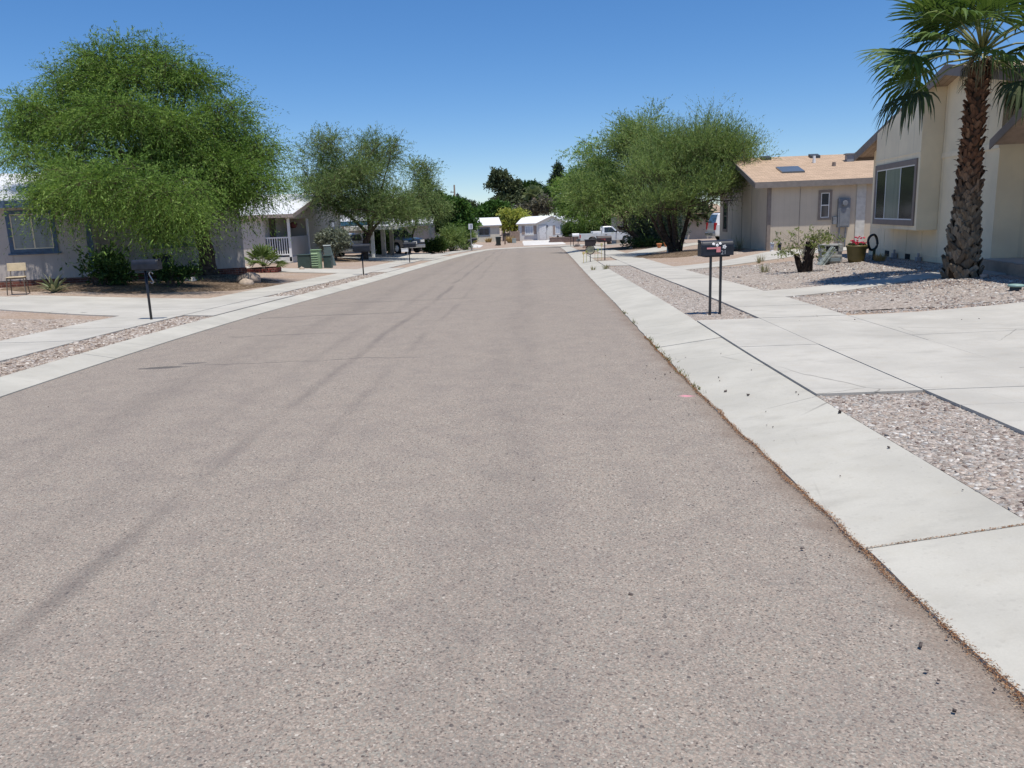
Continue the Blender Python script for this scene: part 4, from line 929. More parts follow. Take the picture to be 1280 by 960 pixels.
# ---- cut tree stump that has sprouted again
def stump():
    x, y = 7.68, 20.7; z = g(x, y) - .03; t = thing('tree_stump', 'dark twin cut stump with thin green regrowth on the gravel yard', 'stump', (x, y, z)); rr = random.Random(8)
    mb = MB()
    mb.tube([(0, 0, 0), (.02, 0, .3), (.06, 0, .62), (.065, 0, .80)], [.15, .125, .115, .11], 12)
    mb.tube([(-.12, 0, 0), (-.22, .02, .3), (-.27, .02, .50)], [.085, .075, .065], 10)
    mb.build('stump_wood', plain('charred_bark', (.03, .022, .018), .95, 0, .5, 14, .6, .1), t)
    mb = MB(); mb.tube([(.065, 0, .798), (.066, 0, .806)], .095, 12); mb.tube([(-.2695, .02, .498), (-.271, .02, .506)], .055, 10)
    mb.build('cut_face', plain('cut_wood', (.30, .22, .14), .9), t)
    mb = MB(); tips = []
    for i in range(26):
        a = rr.uniform(0, 6.28); r = rr.uniform(.3, .85); h = rr.uniform(.45, 1.15)
        e = Vector((math.cos(a) * r * 1.05, math.sin(a) * r * .7, h)); s0 = Vector((rr.uniform(-.1, .05), rr.uniform(-.06, .06), rr.uniform(.1, .7)))
        m_ = s0.lerp(e, .5) + Vector((rr.uniform(-.08, .08), 0, .12)); mb.tube([s0, m_, e], [.012, .008, .003], 5, False); tips.append((m_, e))
        for k in range(2):
            e2 = m_.lerp(e, rr.random()) + Vector((rr.uniform(-.3, .3), rr.uniform(-.2, .2), rr.uniform(-.05, .25))); mb.tube([m_, e2], [.006, .002], 4, False); tips.append((m_, e2))
    mb.build('shoots', plain('pale_twig', (.30, .26, .19), .9), t)
    lobes = []
    for m_, e in tips[::2]: lobes.append((x + e.x, y + e.y, z + e.z - .1, .13, .11, .07))
    lobes += [(x - .75, y, z + .78, .14, .1, .07), (x - .5, y - .1, z + .55, .16, .12, .08), (x + .75, y, z + .85, .2, .12, .1), (x + .45, y - .1, z + .6, .18, .12, .1), (x - .3, y, z + 1.05, .16, .12, .08)]
    foliage('sprouts', t, lobes, 280, 8, leafmat('sprout_leaf', [(0, (.07, .11, .03)), (.5, (.17, .22, .06)), (1, (.36, .38, .14))], .35), size=(.055, .02), out=.5, up=-.1, rnd=.6, L=(.06, .16), droop=.2, base=(x, y, z))
stump()
# ================================================================== houses
BLIND_GLASS = glass('dark_window_glass'); 
def wall_poly(mb, pts, y0, y1): mb.prism(pts, y0, y1, 'y')
def frame_of(o, d):
    """matrix for a wall: origin, direction along the wall; local y points inwards"""
    d = Vector((d[0], d[1], 0)).normalized(); i = Vector((-d.y, d.x, 0))
    return Matrix(((d.x, i.x, 0, o[0]), (d.y, i.y, 0, o[1]), (0, 0, 1, o[2]), (0, 0, 0, 1)))

def window(root, s0, s1, z0, z1, M=None, trim=.1, tmat=None, fmat=None, panes=((0, 1),), pane_mats=None, depth=.06, horizontal=False, sill=None, label=None):
    """a trimmed window on the plane y=0 of matrix M (house space): window > window_frame, pane"""
    M = M or Matrix.Identity(4)
    w = MB()
    a, b = s0 - trim, s1 + trim; lo, hi = z0 - trim, z1 + trim
    for q in (((a, -.035, lo), (s0, .02, hi)), ((s1, -.035, lo), (b, .02, hi)), ((s0, -.0345, lo), (s1, .02, z0)), ((s0, -.0345, z1), (s1, .02, hi))): w.box(q[0], q[1], M)
    if sill: w.box((a - .06, -.075, lo - sill), (b + .06, .02, lo - .002), M)
    wo = w.build('window', tmat, root, .004)
    if label: wo['label'] = label
    f = MB(); k = .03
    for q in (((s0, -.02, z0), (s0 + k, .015, z1)), ((s1 - k, -.02, z0), (s1, .015, z1)), ((s0 + k, -.0195, z0), (s1 - k, .015, z0 + k)), ((s0 + k, -.0195, z1 - k), (s1 - k, .015, z1))): f.box(q[0], q[1], M)
    for (p0, p1) in panes[1:]:
        if horizontal: c = z0 + (z1 - z0) * p0; f.box((s0 + k, -.018, c - k * .6), (s1 - k, .012, c + k * .6), M)
        else: c = s0 + (s1 - s0) * p0; f.box((c - k * .6, -.018, z0 + k), (c + k * .6, .012, z1 - k), M)
    f.build('window_frame', fmat, wo)
    for i, (p0, p1) in enumerate(panes):
        p = MB()
        if horizontal: p.box((s0 + k, -.012, z0 + (z1 - z0) * p0 + .01), (s1 - k, -.002, z0 + (z1 - z0) * p1 - .01), M)
        else: p.box((s0 + (s1 - s0) * p0 + .01, -.012, z0 + k), (s0 + (s1 - s0) * p1 - .01, -.002, z1 - k), M)
        p.build('pane', (pane_mats[i] if pane_mats else BLIND_GLASS), wo)
    return wo

def blinds(name, c, pitch=.09, dark=.5, horizontal=False):
    """window with drawn slats behind the glass"""
    m = N(name); v = m.coord(); s = m.sep(v)
    x = s[2] if horizontal else m.math('ADD', s[0], s[1])
    fr = m.math('FRACT', m.math('DIVIDE', x, pitch))
    col = m.mix(m.rng(fr, .0, .9), lift(c, dark), c)
    col = m.mix(m.rng(m.noise(m.stretch(v, 6, 6, 1.), 1., 3), .45, .7, 0, .5), col, lift(c, .45))
    return m.done(m.bsdf(col, .12, 0, None, .5))

def roofslab(mb, P4, th):
    """a sloping slab: four corners of its underside, thickness upwards"""
    vs = list(P4) + [(p[0], p[1], p[2] + th) for p in P4]
    mb.add(vs, [(0, 3, 2, 1), (4, 5, 6, 7), (0, 1, 5, 4), (1, 2, 6, 5), (2, 3, 7, 6), (3, 0, 4, 7)])

def shingle(name, c, pitch=.14, axis='x'):
    m = N(name); v = m.coord()
    br = m.n('ShaderNodeTexBrick'); m.set(br.inputs['Vector'], m.stretch(v, 1, 1, 1) if axis == 'x' else v)
    br.inputs['Scale'].default_value = 1.; br.inputs['Brick Width'].default_value = .3; br.inputs['Row Height'].default_value = pitch
    br.inputs['Mortar Size'].default_value = .008
    m.set(br.inputs['Color1'], lift(c, .86)); m.set(br.inputs['Color2'], lift(c, 1.12)); m.set(br.inputs['Mortar'], lift(c, .55))
    col = m.mix(m.rng(m.noise(v, .8, 5), .35, .7, 0, .25), br.outputs[0], lift(c, .75))
    return m.done(m.bsdf(col, .9, 0, m.bump(br.outputs['Fac'], -.3, .01), .2))

CREAM = siding('cream_siding', (.84, .715, .50), pitch=1.22, stain=.10)
CREAM_TRIM = plain('cream_trim', (.84, .72, .52), .7, 0, .05)
TAUPE = plain('taupe_paint', (.215, .175, .15), .65, 0, .08, 4, 0, .4)
WHITE_FR = plain('white_frame', (.78, .78, .76), .4, 0, .03)
DARKHOLE = plain('dark_void', (.02, .018, .016), .9)

# ---------------------------------------------------------------- cream house with the palm in front
def palm_house():
    A = Vector((11.63, 26.0)); Bq = Vector((10.13, 17.0)); d = (Bq - A).normalized(); rz = math.atan2(d.y, d.x)
    h = thing('cream_house', 'cream gabled house with wide bay window behind the palm on the right', 'house', (A.x, A.y, 0), rz)
    ev = lambda s: 3.22 + .185 * (7.1 - abs(s - 7.1))            # underside of the roof along the gable front
    w = MB()
    w.prism([(0, .12), (9.25, .12), (9.25, ev(9.25)), (7.1, ev(7.1)), (0, ev(0))], 0, .16, 'y')
    w.box((0, .16, .12), (.16, 12, ev(0)))                        # far side
    w.box((9.09, .16, .12), (9.25, 2.2, 3.6)); w.prism([(9.25, .12), (12.8, .12), (12.8, ev(12.8)), (9.25, ev(9.25))], 2.2, 2.36, 'y')
    w.build('wall', CREAM, h)
    f = MB(); f.box((-.01, -.012, .0), (9.26, .1, .30)); f.build('skirt', siding('cream_skirt', (.80, .67, .46), pitch=1.22, stain=.3), h)
    bay = MB(); e2 = lambda s: ev(s) - .0
    bay.prism([(2.12, .95), (6.0, .95), (6.0, ev(6.0)), (2.12, ev(2.12))], -.5, -.002, 'y')
    bay.build('bay', CREAM, h, .01)
    t = MB(); t.box((6.02, -.028, 2.66), (9.26, 0, 2.78)); t.build('trim_band', CREAM_TRIM, h)
    t = MB(); t.box((2.12, -.512, 2.83), (6.0, -.5, 2.86)); t.build('bay_band', CREAM_TRIM, h)
    for s in (1.62, 3.7, 4.95, 6.05): t = MB(); t.box((s - .012, -.012, .30), (s + .012, 0, .94 if s < 6 else 2.65)); t.build('batten', CREAM_TRIM, h)
    M = Matrix.Translation((0, -.5, 0))
    dk = blinds('dark_blinds', (.055, .055, .06), .085, .35); lt = blinds('pale_blinds', (.36, .40, .34), .085, .45)
    window(h, 2.38, 5.72, 1.20, 2.56, M, .14, TAUPE, WHITE_FR, ((0, .27), (.27, .66), (.66, 1)), [dk, lt, dk])
    r = MB(); ov = .42; back = 13.
    roofslab(r, [(-.62, -ov, ev(-.62)), (7.1, -ov, ev(7.1)), (7.1, back, ev(7.1)), (-.62, back, ev(-.62))], .11)
    roofslab(r, [(7.102, -ov, ev(7.1)), (14.2, -ov, ev(14.2)), (14.2, back, ev(14.2)), (7.102, back, ev(7.1))], .11)
    ro = r.build('roof', shingle('brown_shingle', (.40, .30, .215)), h)
    b = MB()   # rake boards and the eave board
    for s0, s1 in ((-.66, 7.098), (7.102, 14.2)):
        b.add([(s0, -ov - .03, ev(s0) - .10), (s1, -ov - .03, ev(s1) - .10), (s1, -ov - .03, ev(s1) + .13), (s0, -ov - .03, ev(s0) + .13),
               (s0, -ov - .001, ev(s0) - .10), (s1, -ov - .001, ev(s1) - .10), (s1, -ov - .001, ev(s1) + .13), (s0, -ov - .001, ev(s0) + .13)],
              [(0, 1, 2, 3), (7, 6, 5, 4), (0, 4, 5, 1), (3, 2, 6, 7), (0, 3, 7, 4), (1, 5, 6, 2)])
    b.box((-.66, -ov, ev(-.62) - .1), (-.621, back, ev(-.62) + .125))
    b.build('fascia', TAUPE, h)
    v = MB()
    for s in (1.85, 3.75): v.box((s, -.03, .10), (s + .38, -.005, .26))
    v.build('crawl_vent', DARKHOLE, h)
    for s in (2.95, 5.0):
        q = MB(); q.box((s, -.16, .1), (s + .16, -.04, .24)); q.tube([(s + .08, -.1, .24), (s + .08, -.1, .34)], .03, 8); q.build('hose_tap', plain('tap_grey', (.3, .3, .32), .4), h, .01)
    p = MB(); p.box((9.27, -.12, .15), (13, 2.2, .44)); p.build('porch_step', CONC, h, .012)
    ps = MB(); ps.box((9.27, -.26, .05), (13, -.122, .43)); ps.build('porch_riser', plain('tan_riser', (.36, .27, .2), .85), h)
    # porch gable that rises towards the viewer; unseen second slope added to darken recess
    g2 = MB(); roofslab(g2, [(9.75, -.35, 2.70), (11.4, -.35, 3.30), (11.4, 2.2, 3.30), (9.75, 2.2, 2.70)], .09); roofslab(g2, [(11.402, -.35, 3.30), (13.2, -.35, 2.66), (13.2, 2.2, 2.66), (11.402, 2.2, 3.30)], .09); g2.build('porch_roof', plain('porch_soffit', (.42, .31, .23), .8), h)
    g3 = MB(); g3.add([(9.7, -.38, 2.62), (11.4, -.38, 3.24), (11.4, -.38, 3.42), (9.7, -.38, 2.80), (9.7, -.352, 2.62), (11.4, -.352, 3.24), (11.4, -.352, 3.42), (9.7, -.352, 2.80)],
                      [(0, 1, 2, 3), (7, 6, 5, 4), (0, 4, 5, 1), (3, 2, 6, 7), (0, 3, 7, 4), (1, 5, 6, 2)]); g3.build('porch_fascia', TAUPE, h)
    c = MB(); c.box((10.5, 2.14, .46), (10.62, 2.2, 3.1)); c.build('corner_board', CREAM_TRIM, h)
    # dark box standing on the porch
    X = h.matrix_basis @ Vector((10.85, 1.2, .445))
    k = MB(); k.box((-.35, -.28, 0), (.35, .28, .34)); k.box((-.37, -.30, .34), (.37, .30, .39)); k.box((-.33, -.26, .39), (.33, .26, .40))
    tag(k.build('storage_box', plain('black_box', (.02, .016, .016), .6), None, .012, False, False, X), 'black box standing on the shaded porch of the cream house', 'box').rotation_euler[2] = rz
palm_house()

# ---------------------------------------------------------------- tan house
TAN = siding('tan_siding', (.53, .46, .365), pitch=.22, stain=.05)
def tan_house():
    A = (10.86, 33.9); rz = R_(-4.8)
    h = thing('tan_house', 'tan house with brown shingle roof, skylight and grey meter cabinet', 'house', (*A, 0), rz); D = 11.2; W = 11.; e = 2.62; rise = .235
    rf = lambda y: e + rise * (5.2 - abs(y - 5.2))
    w = MB()
    w.box((0, 0, -.25), (W, .15, e)); w.prism([(.15, -.35), (D, -.45), (D, rf(D)), (5.2, rf(5.2)), (.15, rf(.15))], 0, .15, 'x'); w.box((.15, D - .15, -.4), (W, D, e))
    w.build('wall', TAN, h)
    tt_ = plain('tan_trim', (.22, .185, .16), .7)
    c = MB(); c.box((-.015, -.02, -.2), (.13, .0, e)); c.box((-.02, .0, -.2), (.0, .12, e - .05)); c.build('corner_board', tt_, h)
    for q in (((1.28, -.008, -.15), (1.30, 0, 2.5)), ((-.012, 5.2, -.3), (0, 5.26, 2.6)), ((-.008, 3.1, -.3), (0, 3.13, 2.7)), ((-.008, 7.6, -.3), (0, 7.63, 2.7))): c = MB(); c.box(*q); c.build('batten', tt_, h)
    r = MB(); o = .34
    roofslab(r, [(-.6, -o, rf(-o)), (W + .3, -o, rf(-o)), (W + .3, 5.2, rf(5.2)), (-.6, 5.2, rf(5.2))], .10)
    roofslab(r, [(-.6, 5.202, rf(5.2)), (W + .3, 5.202, rf(5.2)), (W + .3, D + o, rf(D + o)), (-.6, D + o, rf(D + o))], .10)
    ro = r.build('roof', shingle('tan_shingle', (.46, .335, .235)), h)
    sl = rise
    def onroof(x0, x1, y0, y1, t, mat, name, bev=0):
        q = MB(); z = lambda y: rf(y) + .10
        q.add([(x0, y0, z(y0) - .02), (x1, y0, z(y0) - .02), (x1, y1, z(y1) - .02), (x0, y1, z(y1) - .02), (x0, y0, z(y0) + t), (x1, y0, z(y0) + t), (x1, y1, z(y1) + t), (x0, y1, z(y1) + t)],
              [(0, 3, 2, 1), (4, 5, 6, 7), (0, 1, 5, 4), (1, 2, 6, 5), (2, 3, 7, 6), (3, 0, 4, 7)])
        return q.build(name, mat, ro, bev)
    onroof(.85, 1.8, 1.3, 2.45, .07, glass('skylight_glass', (.10, .11, .115), .15), 'skylight')
    dk = plain('roof_vent_dark', (.05, .055, .06), .5)
    for x in (.7, 2.9, 5.0): onroof(x, x + .42, 4.45, 4.9, .12, dk, 'roof_vent')
    for (x, y, rr_, hh, mt) in ((2.75, 3.4, .075, .30, WHITE_FR), (3.35, 2.5, .09, .16, TAUPE)):
        q = MB(); q.tube([(x, y, rf(y) + .05), (x, y, rf(y) + .1 + hh)], [rr_, rr_ * .8], 10); q.build('vent_pipe', mt, ro)
    q = MB(); q.box((4.15, 3.3, rf(3.3)), (4.45, 3.6, rf(3.3) + .42)); q.box((4.1, 3.25, rf(3.3) + .42), (4.5, 3.65, rf(3.3) + .47)); q.build('roof_flue', plain('flue_grey', (.22, .23, .25), .5), ro)
    f = MB(); f.box((-.62, -o - .04, rf(-o) - .13), (2.5, -o, rf(-o) + .11))
    f.add([(2.5, -o - .04, rf(-o) - .13), (W + .3, -o - .04, rf(-o) - .02), (W + .3, -o - .04, rf(-o) + .22), (2.5, -o - .04, rf(-o) + .11), (2.5, -o - .001, rf(-o) - .13), (W + .3, -o - .001, rf(-o) - .02), (W + .3, -o - .001, rf(-o) + .22), (2.5, -o - .001, rf(-o) + .11)],
          [(0, 1, 2, 3), (7, 6, 5, 4), (0, 4, 5, 1), (3, 2, 6, 7), (1, 5, 6, 2)])
    for y0, y1 in ((-o, 5.2), (5.202, D + o)):
        f.add([(-.64, y0, rf(y0) - .1), (-.64, y1, rf(y1) - .1), (-.64, y1, rf(y1) + .11), (-.64, y0, rf(y0) + .11), (-.601, y0, rf(y0) - .1), (-.601, y1, rf(y1) - .1), (-.601, y1, rf(y1) + .11), (-.601, y0, rf(y0) + .11)],
              [(0, 3, 2, 1), (4, 5, 6, 7), (0, 1, 5, 4), (3, 7, 6, 2), (0, 4, 7, 3), (1, 2, 6, 5)])
    f.build('fascia', plain('brown_grey_fascia', (.20, .175, .155), .7), h)
    lite = blinds('tan_house_glass', (.16, .15, .14), .3, .4)
    window(h, 2.13, 2.47, 1.14, 2.14, None, .10, plain('tan_trim', (.22, .185, .16)), WHITE_FR, ((0, .5), (.5, 1)), [lite, BLIND_GLASS], horizontal=True)
    Ms = Matrix(((0, -1, 0, 0), (-1, 0, 0, 0), (0, 0, 1, 0), (0, 0, 0, 1)))  # the street side: x of the plane runs along -y
    Ms = Matrix(((0, 1, 0, 0), (-1, 0, 0, 0), (0, 0, 1, 0), (0, 0, 0, 1)))
    window(h, -10.0, -9.0, .55, 1.95, Ms, .12, TAUPE, plain('tan_trim', (.22, .185, .16)), ((0, .5), (.5, 1)), None, horizontal=True)
    e1 = MB(); e1.box((2.80, -.16, .72), (3.28, 0, 1.88)); e1.box((2.86, -.185, .78), (3.22, -.16, 1.50)); e1.tube([(3.04, -.16, 1.7), (3.04, -.26, 1.7)], .11, 14); e1.tube([(2.9, -.08, .72), (2.9, -.08, -.15)], .035, 8); e1.tube([(3.15, -.08, .72), (3.15, -.08, -.15)], .03, 8)
    e1.build('meter_cabinet', plain('meter_grey', (.19, .205, .225), .5, .2), h, .012)
    e2 = MB(); e2.box((2.62, -.12, .85), (2.78, 0, 1.15)); e2.build('service_box', plain('meter_grey', (.19, .205, .225), .5, .2), h, .01)
    dr = MB(); dr.box((3.55, -.035, -.12), (3.92, 0, 2.46)); dr.build('side_panel', plain('pale_panel', (.52, .51, .47), .7), h, .006)
    # small things by the wall
    for lab, x, y, s_, mt in (('small white lantern by the wall foot of the tan house', 10.78, 32.95, .30, plain('lamp_white', (.6, .6, .62), .4)), ('small dark lantern by the wall foot of the tan house', 11.05, 32.85, .27, plain('lamp_dark', (.04, .04, .045), .4))):
        q = thing('garden_lantern', lab, 'lantern', (x, y, g(x, y)))
        b = MB(); b.tube([(0, 0, -.02), (0, 0, .04)], [.09, .08], 10); b.tube([(0, 0, .04), (0, 0, s_)], [.065, .075], 10); b.build('lamp_body', mt, q, 0, True)
        b = MB(); b.lathe([(.11, s_), (.05, s_ + .07), (.015, s_ + .1)], 12); b.build('cap', mt, q, 0, True)
tan_house()

# ---------------------------------------------------------------- blue trimmed house on the left
BLUE = plain('blue_trim', (.085, .135, .205), .7, 0, .2, 7, 0, .4, .25)
def blue_house():
    A = Vector((-15.2, 24.11)); Bq = Vector((-12.83, 25.13)); d = (Bq - A).normalized(); rz = math.atan2(d.y, d.x)
    h = thing('blue_trimmed_house', 'pale house with weathered blue window trim behind the big left tree', 'house', (A.x, A.y, 0), rz)
    W0, W1, W2 = -9., 2.62, 7.2; e = 2.5
    st = siding('pale_stained_siding', (.50, .455, .42), pitch=1.22, stain=.75)
    w = MB(); w.box((W0, 0, .26), (W1, .15, e)); w.box((W1 - .15, .15, .2), (W1, 1.6, e)); w.box((W1, 1.6, .2), (W2, 1.75, e)); w.box((W2 - .15, 1.75, .1), (W2, 8., e)); w.build('wall', st, h)
    s = MB(); s.box((W0, -.05, -.1), (W1 + .05, .1, .24)); s.box((W1, 1.55, -.1), (W2 + .03, 1.7, .20)); s.build('brick_base', brickmat('base_brick', (.16, .06, .045)), h)
    t = MB(); t.box((W1 - .14, -.022, .25), (W1 + .02, .0, e)); t.box((W1 + .001, .0, .25), (W1 + .02, .13, e)); t.build('corner_board', BLUE, h)
    r = MB(); ov = .42; ry = 4.2; rr_ = 1.05
    roofslab(r, [(W0, -ov, e), (W1 + .3, -ov, e), (W1 + .3, ry, e + rr_), (W0, ry, e + rr_)], .08)
    roofslab(r, [(W1 + .302, 1.2, e - .02), (W2 + .3, 1.2, e - .02), (W2 + .3, ry, e + rr_ * .72), (W1 + .302, ry, e + rr_ * .72)], .08)
    roofslab(r, [(W0, ry + .002, e + rr_), (W2 + .3, ry + .002, e + rr_), (W2 + .3, 9, e), (W0, 9, e)], .08)
    r.build('roof', ribroof('white_metal_roof'), h)
    f = MB(); f.box((W0, -ov - .035, e - .12), (W1 + .33, -ov - .001, e + .09)); f.box((W1 + .301, -ov, e - .1), (W1 + .335, 1.2, e + .1)); f.box((W1 + .34, 1.165, e - .12), (W2 + .3, 1.199, e + .07)); f.build('fascia', BLUE, h)
    cur = blinds('curtain_glass', (.23, .27, .29), .05, .8, True)
    window(h, .53, 1.58, 1.17, 2.20, None, .11, BLUE, CREAM_TRIM, ((0, .52), (.52, 1)), [cur, cur], sill=.05)
    M = Matrix.Translation((0, 1.6, 0)); window(h, 4.3, 5.5, 1.15, 2.1, M, .11, BLUE, CREAM_TRIM, ((0, .5), (.5, 1)), [BLIND_GLASS, cur], sill=.05)
    return h
def brickmat(name, c):
    m = N(name); v = m.coord(); br = m.n('ShaderNodeTexBrick'); s = m.sep(v)
    cb = m.n('ShaderNodeCombineXYZ'); m.set(cb.inputs[0], m.math('ADD', s[0], s[1])); m.set(cb.inputs[1], s[2]); m.set(br.inputs['Vector'], cb.outputs[0])
    br.inputs['Scale'].default_value = 1; br.inputs['Brick Width'].default_value = .2; br.inputs['Row Height'].default_value = .075; br.inputs['Mortar Size'].default_value = .006
    m.set(br.inputs['Color1'], lift(c, .75)); m.set(br.inputs['Color2'], lift(c, 1.3)); m.set(br.inputs['Mortar'], (.25, .2, .17))
    col = m.mix(m.rng(m.noise(v, 6, 4), .4, .7, 0, .4), br.outputs[0], lift(c, .5))
    return m.done(m.bsdf(col, .9, 0, None, .2))
def ribroof(name, c=(.72, .73, .74), pitch=.3):
    m = N(name); v = m.coord(); s = m.sep(v); fr = m.math('FRACT', m.math('DIVIDE', s[0], pitch)); rb = m.math('LESS_THAN', fr, .12)
    col = m.mix(m.rng(m.noise(v, .7, 5), .35, .7), lift(c, .9), c); col = m.mix(m.math('MULTIPLY', rb, .12), col, lift(c, .6))
    return m.done(m.bsdf(col, .55, 0, m.bump(rb, .4, .02), .4))
blue_house()

# a ribbed grey shed beyond the trunk
def shed():
    x, y = -13.6, 34.6; t = thing('garden_shed', 'small ribbed grey metal shed right of the big tree trunk', 'shed', (x, y, g(x, y)), R_(12))
    m = MB(); n = 14
    for i in range(n): m.box((-.9 + i * 1.8 / n, -.02 * (i % 2), .0), (-.9 + (i + 1) * 1.8 / n, .06, 1.9))
    m.box((-.9, .06, 0), (-.84, 1.4, 1.9)); m.box((.84, .06, 0), (.9, 1.4, 1.9)); m.build('ribbed_wall', plain('shed_grey', (.42, .42, .44), .6, 0, .1), t)
    m = MB(); roofslab(m, [(-1., -.12, 1.9), (1., -.12, 1.9), (1., 1.5, 2.05), (-1., 1.5, 2.05)], .04); m.build('roof', plain('shed_roof', (.5, .5, .5), .5), t)
    m = MB(); m.box((.2, -.07, .0), (.9, -.021, .16)); m.build('white_base', WHITE_FR, t)
shed()

# ---------------------------------------------------------------- pale house with the gabled porch
def porch_house():
    x, y = -10.95, 41.0; zf = -.2; h = thing('porch_house', 'pale house with white metal roof and white railed corner porch', 'house', (x, y, zf), 0)
    sd = siding('pale_siding', (.55, .52, .47), pitch=.3, stain=.12); sd2 = siding('beige_siding', (.42, .37, .30), pitch=.3, stain=.06)
    # local: x to the street (0 = gable front), y away; walls
    D = 13.; e = 2.32; pk = 6.5; rise = .175; rf = lambda yy: e + rise * (pk - abs(yy - pk))
    w = MB(); w.box((-9, 0, -.25), (-1.22, .15, e)); w.box((-1.37, .15, -.05), (-1.22, 4.1, e)); w.build('wall', sd, h)
    w = MB(); w.prism([(4.0, -.35), (D, -.5), (D, rf(D)), (pk, rf(pk)), (0, rf(0)), (0, rf(0) - .22), (4.0, rf(0) - .22)], -.12, 0, 'x'); w.box((-1.22, 4.0, -.2), (-.12, 4.12, e)); w.build('gable_wall', sd2, h)
    f = MB(); f.box((-1.2, .0, -.2), (.05, 4.0, .2)); f.build('porch_floor', plain('porch_white', (.6, .58, .54), .7), h)
    st = MB(); st.box((-1.15, -.5, -.25), (.1, -.02, -.02)); st.build('porch_step', CONC, h, .01)
    ra = MB(); ra.box((-1.2, .02, 1.14), (-.02, .08, 1.21)); ra.box((-1.2, .02, .30), (-.02, .08, .36)); ra.build('railing', WHITE_FR, h)
    for i in range(10):
        q = MB(); q.box((-1.13 + i * .118, .03, .36), (-1.09 + i * .118, .07, 1.14)); q.build('baluster', WHITE_FR, h)
    sp = MB(); sp.box((-.06, .12, .2), (0, 3.9, 1.2)); sp.build('porch_panel', siding('grey_panel', (.40, .40, .40), pitch=.15), h)
    for py in (0.0, 3.88):
        q = MB(); q.box((-.06, py, -.2), (.06, py + .12, 2.12)); q.build('post', WHITE_FR, h)
    dr = MB(); dr.box((-1.2, .9, .2), (-1.14, 1.8, 2.2)); dr.build('door', plain('dark_door', (.08, .06, .05), .6), h)
    fp = MB(); fp.blob((-.35, 2.5, 1.78), .2, 3, 2, 1., None, .12); fp.tube([(-.35, 2.5, 1.95), (-.35, 2.5, 2.2)], .01, 5)
    r = MB(); ov = .35
    roofslab(r, [(-9.4, -ov, rf(-ov)), (.38, -ov, rf(-ov)), (.38, pk, rf(pk)), (-9.4, pk, rf(pk))], .07)
    roofslab(r, [(-9.4, pk + .002, rf(pk)), (.38, pk + .002, rf(pk)), (.38, D + ov, rf(D + ov)), (-9.4, D + ov, rf(D + ov))], .07)
    r.build('roof', ribroof('white_sheet_roof'), h)
    fa = MB(); fa.box((-9.4, -ov - .03, rf(-ov) - .1), (.4, -ov - .001, rf(-ov) + .07))
    for y0, y1 in ((-ov - .03, pk), (pk + .002, D + ov)):
        fa.add([(.381, y0, rf(y0) - .12), (.381, y1, rf(y1) - .12), (.381, y1, rf(y1) + .08), (.381, y0, rf(y0) + .08), (.41, y0, rf(y0) - .12), (.41, y1, rf(y1) - .12), (.41, y1, rf(y1) + .08), (.41, y0, rf(y0) + .08)],
               [(0, 3, 2, 1), (4, 5, 6, 7), (0, 1, 5, 4), (3, 7, 6, 2), (0, 4, 7, 3), (1, 2, 6, 5)])
    fa.build('fascia', plain('pinkish_fascia', (.36, .29, .26), .7), h)
    grey = glass('grey_pane', (.18, .20, .23), .15); 
    window(h, -3.6, -2.5, .82, 1.92, None, .08, plain('sill_beige', (.47, .40, .34), .7), WHITE_FR, ((0, .58), (.58, 1)), [grey, glass('shaded_pane', (.07, .08, .11))], sill=.1)  # right pane tinted darker; the shade on that half is in its colour
    Mg = Matrix(((0, -1, 0, 0.0), (1, 0, 0, 0), (0, 0, 1, 0), (0, 0, 0, 1)))
    window(h, 9.5, 11.0, .9, 1.85, Mg, .08, plain('dark_shutter', (.10, .08, .07), .7), WHITE_FR, ((0, .5), (.5, 1)), [grey, grey])
    v = MB(); v.box((-3.9, -.02, -.12), (-3.3, 0, .02)); v.build('crawl_vent', DARKHOLE, h)
    pl = thing('hanging_basket', 'dark red round basket hanging in the white railed porch', 'plant', (x - .35, y + 2.4, zf + 1.95))
    b = MB(); b.blob((0, 0, -.18), .2, 3, 2, .9, None, .15); b.build('basket', plain('red_basket', (.12, .03, .025), .8), pl, 0, True)
    b = MB(); b.tube([(0, 0, 0), (0, 0, .35)], .008, 5); b.build('hanger', BARK, pl)
porch_house()

